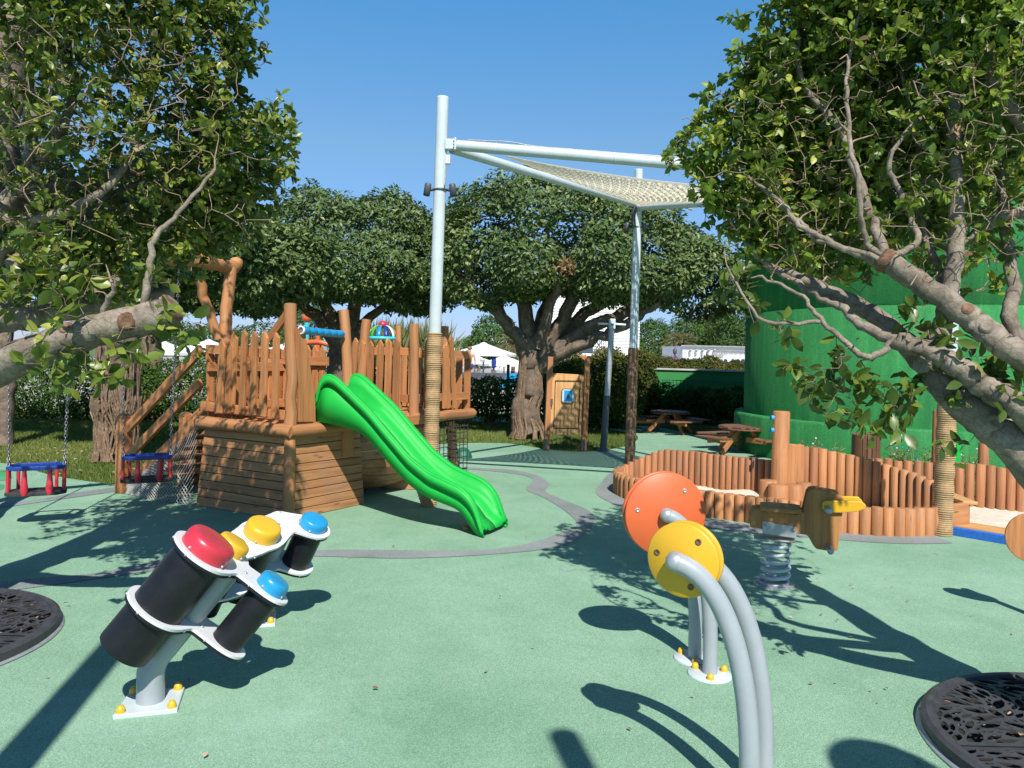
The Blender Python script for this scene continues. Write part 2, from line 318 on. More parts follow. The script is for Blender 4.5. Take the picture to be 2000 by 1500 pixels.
# ---------------------------------------------------------------- leaf clouds (numpy)
def unit(a): return a/np.maximum(np.linalg.norm(a, axis=1, keepdims=True), 1e-6)
def leafmesh(name, P, Dr, Nr, L, Wd, R, mat, parent=None, fancy=False, droop=.0, wide=.5):
    """one mesh of leaf blades: P base, Dr axis, Nr upper side, L length, Wd width, R tone"""
    P, Dr, Nr = (np.asarray(a, np.float32) for a in (P, Dr, Nr)); n = len(P)
    Dr = unit(Dr); Sd = unit(np.cross(Dr, Nr)); Nn = np.cross(Sd, Dr)
    L = np.asarray(L, np.float32).reshape(-1, 1); Wd = np.asarray(Wd, np.float32).reshape(-1, 1)
    if fancy:     # 9 vertices: folded along the midrib, drooping tip
        def q(t, s, z): return P+Dr*(L*t)+Sd*(Wd*s)+Nn*(L*z)
        vs = [q(0, 0, 0), q(.3, -.42, .05), q(.3, 0, 0), q(.3, .42, .05), q(.62, -.5, .03), q(.64, 0, -.03), q(.62, .5, .03), q(.86, -.26, -.05), q(.86, .26, -.05), q(1, 0, -.13)]
        T = [(0, 2, 1), (0, 3, 2), (1, 2, 5), (1, 5, 4), (2, 3, 6), (2, 6, 5), (4, 5, 7), (5, 6, 8), (5, 9, 7), (5, 8, 9)]
    else:
        def q(t, s, z): return P+Dr*(L*t)+Sd*(Wd*s)+Nn*(L*z)
        vs = [q(0, 0, 0), q(wide, -.5, .07), q(1, 0, -.05), q(wide, .5, .07)]
        T = [(0, 2, 1), (0, 3, 2)]
    k = len(vs); v = np.stack(vs, 1).reshape(-1, 3); t = (np.array(T)[None]+(np.arange(n)*k)[:, None, None]).reshape(-1, 3)
    me = bpy.data.meshes.new(name)
    if parent is not None: org = ORG[parent]
    else: org = Vector((float(v[:, 0].mean()), float(v[:, 1].mean()), float(v[:, 2].min())))
    v = v-np.array(org, np.float32)
    me.vertices.add(len(v)); me.vertices.foreach_set('co', v.astype(np.float32).ravel())
    me.loops.add(t.size); me.loops.foreach_set('vertex_index', t.astype(np.int32).ravel())
    me.polygons.add(len(t)); me.polygons.foreach_set('loop_start', np.arange(0, t.size, 3, dtype=np.int32)); me.polygons.foreach_set('loop_total', np.full(len(t), 3, np.int32))
    me.polygons.foreach_set('use_smooth', np.full(len(t), fancy, bool))
    me.update(calc_edges=True)
    a = me.attributes.new('r', 'FLOAT', 'POINT'); a.data.foreach_set('value', np.repeat(np.asarray(R, np.float32), k))
    me.materials.append(mat); return link(name, me, parent, org)
def rnd_dirs(n): return unit(RNG.normal(size=(n, 3)))
def lump(p, s=1.):      # cheap smooth 3-D noise in -1..1
    p = np.asarray(p)*s
    return (np.sin(p[:, 0]*1.7+1.3*np.sin(p[:, 1]*1.1)+.5)+np.sin(p[:, 1]*1.9+1.1*np.sin(p[:, 2]*1.5)+1.7)+np.sin(p[:, 2]*2.1+1.2*np.sin(p[:, 0]*1.3)+2.9))/3
def shell(ells, n, clump=.18, cs=2.2, inner=.55, zmin=None, thick=.2):
    """points near the surface of a union of ellipsoids (cx,cy,cz,rx,ry,rz) with a lumpy outline"""
    E = np.array(ells, float); area = (E[:, 3]*E[:, 4]+E[:, 3]*E[:, 5]+E[:, 4]*E[:, 5]); pk = RNG.choice(len(E), int(n*1.9), p=area/area.sum())
    d = rnd_dirs(len(pk)); e = E[pk]; base = e[:, :3]+d*e[:, 3:]
    rr = 1+clump*lump(base, cs)+clump*.5*lump(base+7, cs*2.7)-np.abs(RNG.normal(0, thick, len(pk)))
    P = e[:, :3]+d*e[:, 3:]*rr[:, None]; Nr = unit(d/e[:, 3:])
    keep = np.ones(len(P), bool)
    for i, q in enumerate(E):
        dd = (((P-q[:3])/q[3:])**2).sum(1); keep &= (pk == i) | (dd > inner)
    if zmin is not None: keep &= P[:, 2] > zmin+.36*lump(P+3, 2.2)
    P, Nr = P[keep][:n], Nr[keep][:n]; return P, Nr
def crown(name, ells, n, L, mat, parent, clump=.18, cs=2.2, zmin=None, thick=.1, ratio=.5, tone=(0., 1.), inner=.55, up=.35):
    P, Nr = shell(ells, n, clump, cs, inner, zmin, thick); m = len(P)
    nrm = unit(Nr*1.0+rnd_dirs(m)*.75+np.array([0, 0, up])); ax = unit(np.cross(nrm, rnd_dirs(m)))+Nr*.45+np.array([0, 0, -.1])
    R = np.clip(tone[0]+(tone[1]-tone[0])*(RNG.beta(2, 3, m)+.18*lump(P, 3)), 0, 1)
    Ls = L*RNG.uniform(.7, 1.25, m)
    return leafmesh(name, P, ax, nrm, Ls, Ls*ratio, R, mat, parent)
def wob(pts, amp, n=6):     # refine a polyline with smooth wobble
    P = [Vector(p) for p in pts]; out = []
    for i in range(len(P)-1):
        for k in range(n):
            t = k/n; p0 = P[max(i-1, 0)]; p1 = P[i]; p2 = P[i+1]; p3 = P[min(i+2, len(P)-1)]
            out.append(.5*((2*p1)+(p2-p0)*t+(2*p0-5*p1+4*p2-p3)*t*t+(3*p1-p0-3*p2+p3)*t**3)+V(random.gauss(0, amp), random.gauss(0, amp), random.gauss(0, amp)))
    out.append(P[-1]); return out
def lerpr(a, b, n, e=1.): return [a+(b-a)*(i/max(1, n-1))**e for i in range(n)]
# ================================================================ SETTING
def sheet(name, pts, z, mat, kind='structure'):
    mb = MB(); mb.add([V(p[0], p[1], z) for p in pts], [tuple(range(len(pts)))]); o = mb.build(name, mat); return tag(o, kind=kind)
m = MB(); m.add([V(-900, -200, -.03), V(900, -200, -.03), V(900, 1500, -.03), V(-900, 1500, -.03)], [(0, 1, 2, 3)])
tag(m.build('ground', M['lawn']), kind='structure')
def smooth2(pts, n=5, closed=False):
    P = [Vector((p[0], p[1], 0)) for p in pts]
    if closed: Q = wob(P[-1:]+P+P[:2], 0, n); return Q[n:-n]
    return wob(P, 0, n)
edge_px = [(-500, 760), (-250, 840), (-60, 893), (30, 908), (110, 930), (240, 948), (330, 952), (420, 935), (560, 905), (700, 885), (800, 872), (895, 866), (990, 866), (1080, 879), (1150, 882), (1215, 873), (1243, 860), (1238, 848), (1183, 836), (1260, 832), (1330, 843), (1400, 860), (1450, 880), (1480, 892)]
RUB = [(q.x, q.y) for q in smooth2([G(*p) for p in edge_px], 5)] + [(4.6, 10.9), (4.6, 8.7), (4.1, 8.2), (4.2, 7.3), (8, 6.2), (14, 5.5), (14, -9), (-14, -9)]
sheet('playground_surface', RUB, 0., M['rubber'])
sheet('terrace_paving', [(-60, 17.6), (2.4, 17.6), (3.6, 24.5), (60, 24.5), (60, 140), (-60, 140)], -.022, M['deck'])
sheet('artificial_turf', [(-1.8, 17.9), (.6, 17.9), (.6, 20.2), (-1.8, 20.2)], -.012, M['turf'])
def ribbon(name, px, wid, z, mat):
    P = wob([G(*p) for p in px], 0, 7); mb = MB(); vs = []
    for i, p in enumerate(P):
        t = (P[min(i+1, len(P)-1)]-P[max(i-1, 0)]).normalized(); n = V(-t.y, t.x, 0); w = wid*(1+.25*math.sin(i*.35))
        vs += [V(p.x, p.y, z)+n*w/2, V(p.x, p.y, z)-n*w/2]
    mb.add(vs, [(2*i, 2*i+1, 2*i+3, 2*i+2) for i in range(len(P)-1)]); return tag(mb.build(name, mat), kind='structure')
ribbon('grey_path_stripe', [(-120, 1160), (60, 1140), (200, 1124), (320, 1104), (470, 1086), (620, 1081), (800, 1083), (950, 1079), (1060, 1065), (1125, 1040), (1143, 1020), (1125, 997), (1075, 972), (1047, 958), (1055, 944), (1040, 930), (985, 920), (905, 914)], .19, .004, M['grey'])
ribbon('grey_path_stripe', [(-150, 994), (0, 987), (80, 978), (170, 964), (245, 953)], .2, .004, M['grey'])
ribbon('grey_path_stripe', [(1262, 915), (1215, 928), (1192, 946), (1196, 964), (1240, 990), (1320, 1013), (1440, 1030), (1560, 1043), (1700, 1051), (1840, 1053)], .3, .004, M['grey'])
for pl in ([(-60, 922), (10, 918), (22, 928), (14, 938), (-60, 940)], [(-60, 950), (0, 946), (8, 951), (-4, 958), (-60, 960)]):
    sheet('green_surface_patch', smooth2([G(*p) for p in pl], 5, True), .004, M['rubber2'])
# lawn blades
def inpoly(P, poly):
    x, y = P[:, 0], P[:, 1]; c = np.zeros(len(P), bool); j = len(poly)-1
    for i in range(len(poly)):
        xi, yi = poly[i]; xj, yj = poly[j]
        c ^= ((yi > y) != (yj > y)) & (x < (xj-xi)*(y-yi)/(yj-yi+1e-12)+xi); j = i
    return c
def grass(x0, x1, y0, y1, n):
    P = np.stack([RNG.uniform(x0, x1, n), RNG.uniform(y0, y1, n), np.full(n, -.03)], 1)
    return P[~inpoly(P, RUB)]
P = np.concatenate([grass(-9.5, -2.2, 8.5, 15.5, 75000), grass(-2.2, 4.6, 10.0, 17.5, 60000)])
P = P[lump(P, 2.3)+RNG.uniform(-.9, .9, len(P)) > -.75]
d = np.stack([RNG.normal(0, .45, len(P)), RNG.normal(0, .45, len(P)), np.ones(len(P))], 1)
o = leafmesh('lawn_grass', P, d, rnd_dirs(len(P)), RNG.uniform(.035, .075, len(P)), RNG.uniform(.006, .011, len(P)), np.clip(RNG.beta(2, 3, len(P))+.25*lump(P, .9), 0, 1), M['grass'], wide=.3)
tag(o, kind='stuff')
# fallen leaves
def litter(n, fn, L):
    P = np.array([fn() for _ in range(n)]); P[:, 2] += .012
    nr = np.array([0, 0, 1.])+rnd_dirs(n)*.35; ax = rnd_dirs(n); ax[:, 2] *= .2
    return P, ax, nr, RNG.uniform(.6, 1.2, n)*L
A = litter(240, lambda: (random.uniform(-7, -2.6), random.uniform(8.6, 11.5), .01), .06); B = litter(45, lambda: (random.gauss(.2, 1.9), random.uniform(2.7, 7.5), .0), .028)
C_ = litter(90, lambda: (random.uniform(1.2, 4.5), random.uniform(2.9, 5.6), 0.), .024)
Q = [np.concatenate(k) for k in zip(A, B, C_)]
tag(leafmesh('fallen_leaves', Q[0], Q[1], Q[2], Q[3], Q[3]*.5, RNG.uniform(0, 1, len(Q[0])), M['leafdry'], fancy=True), kind='stuff')
# ---------------------------------------------------------------- green tower and walls
TC = V(6.75, 12.9, 0); TR = 2.72; TH = 5.55
t = thing('green_tower', 'big round bright green painted tower behind the log palisade', 'tower', TC)
m = MB(); m.lathe([(TR, .58), (TR, 2.3), (TR-.012, 2.31), (TR-.012, 2.335), (TR, 2.345), (TR, 4.3), (TR-.012, 4.31), (TR-.012, 4.335), (TR, 4.345), (TR, TH-.2), (TR+.08, TH-.16), (TR+.08, TH), (0, TH+.05)], TC, n=96); m.build('tower_wall', M['tower'], t)
m = MB(); m.lathe([(TR+.16, -.03), (TR+.16, .6), (TR+.13, .63), (TR-.02, .63)], TC, n=96); m.build('base_ledge', M['tower'], t)
wl, wr = V(3.05, 19.7, 0), V(7.6, 18.9, 0)
t = thing('garden_wall', 'long low green painted wall with a brown coping, half in the shade of the tower', 'wall', (wl+wr)/2)
m = MB(); m.bar(wl+V(0, 0, .6), wr+V(0, 0, .58), .2, 1.26); m.build('wall_panel', M['gwall'], t)
m = MB(); m.bar(wl+V(-.05, 0, 1.255), wr+V(0, 0, 1.235), .28, .045); m.build('coping', M['concrete'], t, .008)
m = MB(); m.box(wl+V(-.13, -.05, .62), (.24, .3, 1.3)); m.build('end_pillar', M['concrete'], t, .01)
# wire mesh fence in front of the wall
t = thing('wire_fence', 'dark green wire mesh fence panels standing before the green wall', 'fence', (4.2, 19.5, 0))
m = MB(); a, b_ = V(2.75, 19.4, 0), V(6.6, 18.65, 0)
for i in range(46):
    p = a.lerp(b_, i/45); m.tube([p+V(0, 0, .05), p+V(0, 0, 1.0)], .007, 4, False)
for z in (.1, .4, .7, .98): m.tube([a+V(0, 0, z), b_+V(0, 0, z)], .008, 4, False)
m.build('mesh_panel', M['fence'], t)
for k in (0, .42, .95):
    p = a.lerp(b_, k); m = MB(); m.box(p+V(0, -.03, .53), (.07, .06, 1.06)); m.build('post', M['fence'], t, .006)
# black fence posts by the hedge
t = thing('black_fence', 'thin black metal fence running along the middle hedge', 'fence', (-.4, 17.6, 0))
m = MB()
for z in (.12, .72): m.tube([V(-8.2, 17.6, z), V(2.4, 17.6, z)], .016, 6)
m.build('rail', M['dgrey'], t)
for x in (-6.4, -4.2, -2.1, -.08, 1.9):
    m = MB(); m.tube([V(x, 17.6, 0), V(x, 17.6, 1.3)], .035, 8); m.build('post', M['dgrey'], t)
m = MB(); m.bar(V(-9.5, 16.55, .12), V(-3.0, 16.55, .12), .12, .3); tag(m.build('garden_kerb', M['plaster'], None, .01), 'low white kerb wall along the foot of the left hedge', 'wall')
# ---------------------------------------------------------------- far buildings
hc = V(3.2, 35, 0)
t = thing('seaside_house', 'white clapboard house with an upstairs balcony behind the fig tree', 'house', hc)
m = MB(); x0, x1, yy = 1.6, 5.78, 35.
nb = 40
for i in range(nb):
    z = .2+i*.13; m.add([V(x0, yy, z), V(x1, yy, z), V(x1, yy-.0, z+.13), V(x0, yy, z+.13)], [(0, 1, 2, 3)])
    m.add([V(x0, yy-.045, z), V(x1, yy-.045, z), V(x1, yy-.004, z+.13), V(x0, yy-.004, z+.13), V(x0, yy, z), V(x1, yy, z)], [(0, 1, 2, 3), (4, 5, 1, 0)])
m.box(((x0+x1)/2, yy+2.55, 2.8), (x1-x0, 5.08, 5.4)); m.build('wall', M['siding'], t)
m = MB(); m.add([V(x0-.3, yy-.4, 5.5), V(x1+.3, yy-.4, 5.5), V(x1+.3, yy+5.5, 5.5), V(x0-.3, yy+5.5, 5.5), V(x0-.3, yy+2.5, 6.7), V(x1+.3, yy+2.5, 6.7)], [(0, 1, 5, 4), (2, 3, 4, 5), (1, 2, 5), (3, 0, 4), (3, 2, 1, 0)]); m.build('roof', M['dgrey'], t)
wp = D(1141, 646, 34.9)
m = MB(); m.box(wp+V(0, -.03, 0), (.72, .1, .95)); w_ = m.build('window', M['plaster'], t)
m = MB(); m.box(wp+V(0, -.09, 0), (.52, .04, .78)); m.build('pane', M['glass'], w_)
wp = D(1141, 675, 34.9); m = MB(); m.box(wp+V(0, -.02, .0), (.8, .08, 1.0)); m.build('balcony_door', M['glass'], t)
m = MB(); b0, b1 = D(1131, 690, 34.2), D(1181, 691, 34.2); m.box(((b0.x+b1.x)/2, 34.5, b0.z-.05), (b1.x-b0.x+.3, 1.0, .1)); m.build('balcony_slab', M['plaster'], t)
m = MB(); hz = D(1131, 656, 34.2).z-b0.z
for z in (.08, hz): m.bar(V(b0.x, 34.1, b0.z+z), V(b1.x, 34.1, b0.z+z), .05, .05)
for i in range(15):
    x = b0.x+(b1.x-b0.x)*i/14; m.bar(V(x, 34.1, b0.z), V(x, 34.1, b0.z+hz), .025, .025, (0, 1, 0))
m.bar(V((b0.x+b1.x)/2, 34.08, b0.z), V(b1.x, 34.08, b0.z+hz), .035, .035); m.bar(V((b0.x+b1.x)/2, 34.08, b0.z+hz), V(b1.x, 34.08, b0.z), .035, .035)
m.build('balcony_rail', M['dgrey'], t)
m = MB(); p = D(1251, 701, 33.9); m.box(p+V(0, 0, -.3), (.5, .5, .9)); m.build('porch', M['siding'], t)
# long white building
bx0 = D(1333, 690, 60); bx1 = D(1560, 690, 54)
t = thing('long_white_building', 'long flat white building with arches on the skyline between tower and trees', 'building', V((bx0.x+bx1.x)/2, 57, 0))
zt = D(1333, 676, 60).z
dirb = (V(bx1.x, bx1.y, 0)-V(bx0.x, bx0.y, 0)); Lb = dirb.length; dirb.normalize(); nb_ = V(-dirb.y, dirb.x, 0)
fp = lambda s, z, o=0: V(bx0.x, bx0.y, z)+dirb*s-nb_*o
m = MB(); m.hexa([fp(0, 0), fp(Lb, 0), fp(Lb, 0, -8), V(bx0.x-.9, 63.5, 0), fp(0, zt), fp(Lb, zt-.1), fp(Lb, zt-.1, -8), V(bx0.x-.9, 63.5, zt)]); m.build('wall', M['plaster'], t)
m = MB(); m.bar(fp(-.05, zt+.04, -.2), fp(Lb, zt-.06, -.2), .7, .09); m.build('roof_edge', M['concrete'], t)
for px in (1351, 1364, 1377, 1390, 1402):
    s = (D(px, 690, 60).x-bx0.x)*.985; m = MB(); m.bar(fp(s, D(px, 684, 60).z, .05), fp(s-.03, D(px, 693, 60).z, .05), .1, .1); m.lathe([(.0, -.08), (.08, -.05), (.1, .03), (0, .08)], fp(s+.03, D(px, 684, 60).z, .08)); m.build('lamp_and_shadow', M['concrete'], t)  # sconce plus a slanting grey bar standing in for its cast shadow
s0 = (D(1401, 690, 60).x-bx0.x); m = MB()
for i in range(26): m.bar(fp(s0+i*.13, D(1400, 684, 59).z, .06), fp(s0+i*.13-.03, D(1400, 687.5+(i % 3), 59).z, .06), .05, .04)
m.bar(fp(s0-.05, D(1400, 684, 59).z, .05), fp(s0+3.5, D(1400, 685, 59).z-.05, .05), .05, .05); m.build('pergola_shading', M['concrete'], t)  # thin grey slats on the wall stand in for pergola shade
def emblem(poly, nm, mt):
    mb = MB(); o_ = fp(0, 0, .03); mb.prism(poly, o_, dirb, V(0, 0, 1), .03); return mb.build(nm, mt, t)
def bpt(px, py): p = D(px, py, 59.3); return ((p.x-bx0.x)*1.0, p.z)
emblem([bpt(*q) for q in [(1406, 690), (1412, 693), (1418, 692), (1424, 692), (1427, 689), (1423, 697), (1418, 699), (1411, 697)]], 'boat_emblem', M['concrete'])
emblem([bpt(*q) for q in [(1385, 697), (1388, 695), (1389, 688), (1391, 688), (1391, 697), (1396, 695), (1393, 699), (1388, 699)]], 'anchor_emblem', M['dgrey'])
emblem([(bpt(1380, 691)[0]+.07*math.cos(k*.7), bpt(1380, 691)[1]+.06*math.sin(k*.7)) for k in range(9)], 'round_emblem', M['dgrey'])
for px in (1428, 1443, 1453, 1463):
    c = bpt(px, 709); q = [(c[0]-.16, c[1]-.4), (c[0]+.16, c[1]-.4)]+[(c[0]+.16*math.cos(a), c[1]+.1+.2*math.sin(a)) for a in [k*math.pi/6 for k in range(7)]]
    emblem(q, 'arch_opening', M['glass'])
# far street lamp
p = D(1318, 700, 52); t = thing('lantern_post', 'small black lantern post in front of the white building', 'lamp post', V(p.x, p.y, 0))
m = MB(); m.tube([V(p.x, p.y, 0), V(p.x, p.y, 2.0)], .045, 8); m.build('pole', M['dgrey'], t)
m = MB(); m.lathe([(.04, 0), (.13, .05), (.15, .3), (.05, .42), (.02, .52)], V(p.x, p.y, 1.85), n=8); m.build('lantern', M['dgrey'], t)
# ================================================================ TREES
def growth(limbs, targets, rt=.0045, seg=.14, rmax=.03, jit=.018):
    """limbs: (points, radii). Every target is joined to the nearest wood by a curved, tapering twig."""
    mb = MB(); tw = MB(); nodes_, rad_, dir_ = [], [], []
    for pts, rr in limbs:
        mb.tube(pts, rr, 14, True, True, None, .05 if rr[0] > .03 else 0)
        for i, p in enumerate(pts):
            nodes_.append(tuple(p)); rad_.append(rr[i]); dir_.append(tuple((pts[min(i+1, len(pts)-1)]-pts[max(0, i-1)]).normalized()))
    cap = len(nodes_)+len(targets)*14; Nd = np.zeros((cap, 3)); Nd[:len(nodes_)] = nodes_; n = len(nodes_)
    T = np.array([tuple(q) for q in targets]); dist = np.full(len(T), 1e9)
    for i in range(n): dist = np.minimum(dist, ((T-Nd[i])**2).sum(1))
    ends = []
    for k in np.argsort(dist):
        q = T[k]; dd = ((Nd[:n]-q)**2).sum(1); i = int(dd.argmin()); L = math.sqrt(dd[i])
        if L < .03: continue
        p = Vector(Nd[i]); e = Vector(q); d0 = Vector(dir_[i]); c1 = p+(d0*.55+V(random.gauss(0, .35), random.gauss(0, .35), random.gauss(.1, .3)))*L*.5
        st = max(2, min(12, int(L/seg)+1)); pts = [p]
        for s in range(1, st+1):
            u = s/st; pts.append(p*(1-u)**2+c1*2*u*(1-u)+e*u*u+(V(random.gauss(0, jit), random.gauss(0, jit), random.gauss(0, jit)) if s < st else V(0, 0, 0)))
        r0 = min(rad_[i]*.8, rt*.8+.011*L+.002, rmax); rr = lerpr(r0, rt*.45, st+1, .8)
        tw.tube(pts, rr, 5, False)
        for s in range(1, st+1):
            if n < cap:
                Nd[n] = pts[s]; n += 1; rad_.append(rr[s]); dir_.append(tuple((pts[s]-pts[s-1]).normalized()))
        ends.append((pts[-1], (pts[-1]-pts[-2]).normalized(), pts))
    return mb, tw, ends
def sprigs(name, ends, per, L, mat, parent, spread=.075, tone=(0, 1), up=.35, ratio=.5, keep=1.):
    P, Dr, Nr, R = [], [], [], []
    for e, d, pts in ends:
        if random.random() > (keep(e) if callable(keep) else keep): continue
        base = random.uniform(tone[0], tone[1]); k = random.randint(int(per*.6), int(per*1.4))
        for j in range(k):
            u = random.random()**1.6; a = Vector(e)-d*spread*u*1.6
            o_ = V(random.gauss(0, 1), random.gauss(0, 1), random.gauss(0, 1)); o_ = (o_-d*o_.dot(d)).normalized()
            dr = (d*(.75-.5*u)+o_*(.5+.6*u)+V(0, 0, -.06)).normalized(); nr = (V(0, 0, 1)*up+d*.6-o_*.2+V(random.gauss(0, .35), random.gauss(0, .35), random.gauss(0, .35)))
            P.append(a); Dr.append(dr); Nr.append(nr); R.append(min(1, max(0, base+random.gauss(0, .13)+(.25 if u < .12 and random.random() < .4 else 0))))
    n = len(P); Ls = L*RNG.uniform(.55, 1.25, n)
    return leafmesh(name, np.array(P), np.array(Dr), np.array(Nr), Ls, Ls*ratio*RNG.uniform(.85, 1.15, n), R, mat, parent, fancy=True)
def blobpts(blobs, dens):
    out = []
    for (px, py, d, R) in blobs:
        c = D(px, py, d); n = int(dens*R**2.2*18)
        for v in rnd_dirs(n): out.append(c+Vector(v)*R*(random.random()**.42)*(1+.18*math.sin(v[0]*7+px)+.12*math.sin(v[2]*9)))
    return out
def limb(px, r0, r1, amp=.0035, n=7, e=1.):
    P = wob([D(*q) for q in px], amp, n); return (P, lerpr(r0, r1, len(P), e))
# ---- left foreground tree
LB = V(-3.12, 3.85, 0)
tl = thing('fig_tree', 'large fig tree leaning in from the left, its sawn limb in the sun', 'tree', LB, 'fig trees of the playground')
trunk = wob([V(-3.12, 3.85, 0), V(-3.1, 3.87, .6), V(-3.02, 3.9, 1.2), V(-2.88, 3.98, 1.9), D(-30, 330, 4.1), D(10, 120, 4.2), D(70, -120, 4.3)], .01, 6)
trl = (trunk, lerpr(.21, .08, len(trunk)))
L1 = limb([(-170, 760, 3.85), (-60, 745, 3.7), (60, 688, 3.55), (180, 648, 3.5), (300, 618, 3.5), (338, 600, 3.5)], .092, .065, .004)
L2 = limb([(-120, 640, 4.0), (20, 620, 4.1), (140, 600, 4.3), (260, 590, 4.5), (335, 578, 4.6)], .085, .06, .006)
L3 = limb([(-30, 420, 4.0), (40, 395, 4.1), (120, 368, 4.2), (230, 340, 4.4), (360, 300, 4.6), (470, 240, 4.7), (540, 250, 4.7)], .055, .018)
L4 = limb([(10, 400, 4.0), (55, 340, 4.0), (62, 250, 4.0), (55, 150, 4.0), (80, 20, 4.1)], .05, .02)
L5 = limb([(60, 350, 4.0), (110, 270, 3.9), (145, 180, 3.9), (135, 90, 3.9), (200, -40, 4.0)], .03, .014)
L6 = limb([(0, 430, 4.0), (150, 420, 4.1), (280, 360, 4.3), (430, 380, 4.6), (530, 375, 4.7)], .035, .014)
L7 = limb([(20, 520, 3.9), (160, 440, 4.2), (260, 400, 4.4), (330, 350, 4.5), (440, 160, 4.6), (480, 60, 4.6)], .04, .014)
L8 = limb([(280, 608, 3.52), (290, 540, 3.5), (300, 470, 3.5), (340, 425, 3.55), (420, 330, 3.7)], .02, .008)
L9 = limb([(190, 640, 3.5), (210, 590, 3.45), (230, 545, 3.4)], .014, .009)
L10 = limb([(-20, 520, 3.9), (60, 440, 3.9), (150, 405, 3.8), (240, 330, 3.9), (300, 200, 4.0)], .035, .012)
L11 = limb([(300, 440, 4.4), (420, 450, 4.6), (500, 420, 4.7)], .02, .01)
bl = [(60, -60, 4.2, .55), (250, -120, 4.4, .6), (430, -60, 4.5, .3), (90, 60, 4.2, .5), (250, 50, 4.4, .5), (390, 50, 4.5, .36), (450, 30, 4.5, .24), (330, 140, 4.5, .42), (420, 140, 4.6, .25), (180, 190, 4.3, .5), (330, 240, 4.6, .42), (420, 250, 4.7, .3), (520, 270, 4.7, .27), (470, 330, 4.7, .32), (380, 350, 4.6, .34), (300, 390, 4.5, .36), (520, 350, 4.7, .2), (430, 430, 4.7, .24), (80, 380, 4.1, .4), (200, 470, 4.3, .32), (20, 200, 4.0, .42), (350, 480, 4.6, .2), (560, 250, 4.7, .12), (480, 110, 4.6, .14), (230, 540, 4.5, .22), (120, 520, 4.3, .25), (460, 410, 4.7, .22)]
deep = [(px+30*(-1)**i, py+10, d+.75, R) for i, (px, py, d, R) in enumerate(bl) if py < 480 and px < (300 if py < 280 else 400)]
bl = [(px, py, d*(.87 if py < 300 else .93), R*(.87 if py < 300 else .93)) for px, py, d, R in bl]
T1 = blobpts(bl, 100); T1b = blobpts(deep, 16)
T1d = blobpts([(350, 420, 5.1, .34), (425, 425, 5.1, .26), (400, 330, 4.9, .3), (300, 350, 5.0, .36), (450, 350, 5.0, .2), (250, 430, 5.0, .3), (150, 450, 4.6, .4), (250, 480, 4.7, .36), (330, 470, 4.8, .3), (60, 480, 4.5, .4), (100, 380, 4.6, .4), (220, 380, 4.7, .4), (420, 480, 4.8, .2), (-60, 420, 4.5, .45), (0, 300, 4.6, .4), (390, 400, 4.8, .3)], 34)
T1e = blobpts([(px+12, py, d-.22, R*.85) for px, py, d, R in bl if 60 < py < 480 and px < 470], 26)
mb, tw, ends = growth([trl, L1, L2, L3, L4, L5, L6, L7, L8, L9, L10, L11], T1+T1b+T1d+T1e, .0054, .08, .03, .009)
mb.build('trunk', M['bark'], tl); tw.build('branches', M['twig'], tl); bare = {tuple(q) for q in T1e}; ends = [e for e in ends if tuple(e[0]) not in bare]
front = [e for e in ends]
def kl(e):
    px, py = CX+e.x/e.y*F, CY-(e.z-H)/e.y*F
    return .85 if (py < 60 or px > 360+(60 if py < 200 else 0) or py > 470) else (.97 if e.y > 4.35 else .36)
sprigs('crown', front, 12, .050, M['leafnear'], tl, .07, (.15, .95), keep=kl)
# hanging low sprigs under the big limb
low = blobpts([(90, 520, 3.5, .12), (40, 580, 3.5, .12), (110, 450, 3.5, .1), (60, 470, 3.5, .1), (200, 700, 3.45, .13), (150, 730, 3.45, .12), (260, 690, 3.5, .1), (330, 640, 3.6, .1), (240, 740, 3.4, .07), (40, 660, 3.4, .08), (375, 640, 3.4, .08), (380, 690, 3.5, .05), (320, 600, 3.3, .07), (130, 620, 3.3, .08), (70, 700, 3.3, .09), (240, 640, 3.25, .06), (20, 560, 3.4, .1), (160, 560, 3.4, .1), (170, 690, 3.5, .1), (300, 560, 3.6, .1)], 130)
_, m2, e2 = growth([L1, L8, L9], low, .003, .1, .007, .012)
m2.build('hanging_twigs', M['twig'], tl)
sprigs('hanging_leaves', e2, 4, .078, M['leafnear'], tl, .06, (.2, .8), keep=.6)
# sawn end and withered leaves
p = L1[0][-1]; dq = (L1[0][-1]-L1[0][-3]).normalized(); m = MB(); m.lathe([(.069, -.02), (.071, 0), (.060, .012), (.045, -.004), (.03, .016), (.015, .004), (0, .014)], p, dq, 16); m.build('sawn_end', M['cut'], tl)
dl = RNG.choice(len(ends), 70); sprigs('withered_leaves', [ends[i] for i in dl], 2, .06, M['leafdry'], tl, .05)
# ---- right foreground tree
RB = V(2.42, 2.98, 0)
tr = thing('fig_tree', 'near fig tree reaching in from the right with pale lit limbs', 'tree', RB, 'fig trees of the playground')
RT = V(2.3, 2.98, .95)
def from_pt(p, px, r0, r1, amp=.0025, n=8):
    P = wob([p]+[D(*q) for q in px], amp, n); return (P, lerpr(r0, r1, len(P)))
tk = wob([V(2.42, 2.98, 0), V(2.4, 2.98, .4), V(2.36, 2.98, .8), V(2.36, 3.0, 1.3), V(2.4, 3.05, 2.2), V(2.3, 3.2, 3.0)], .008, 5)
RA = from_pt(V(2.36, 2.98, .72), [(2010, 900, 2.9), (1930, 830, 2.95), (1860, 775, 3.0), (1790, 690, 3.1), (1700, 610, 3.2), (1600, 560, 3.3), (1500, 520, 3.5)], .088, .016)
RBm = from_pt(V(2.36, 2.98, .85), [(2010, 815, 2.8), (1940, 765, 2.85), (1880, 722, 2.9), (1816, 687, 2.95), (1745, 663, 3.0)], .052, .036, .004)
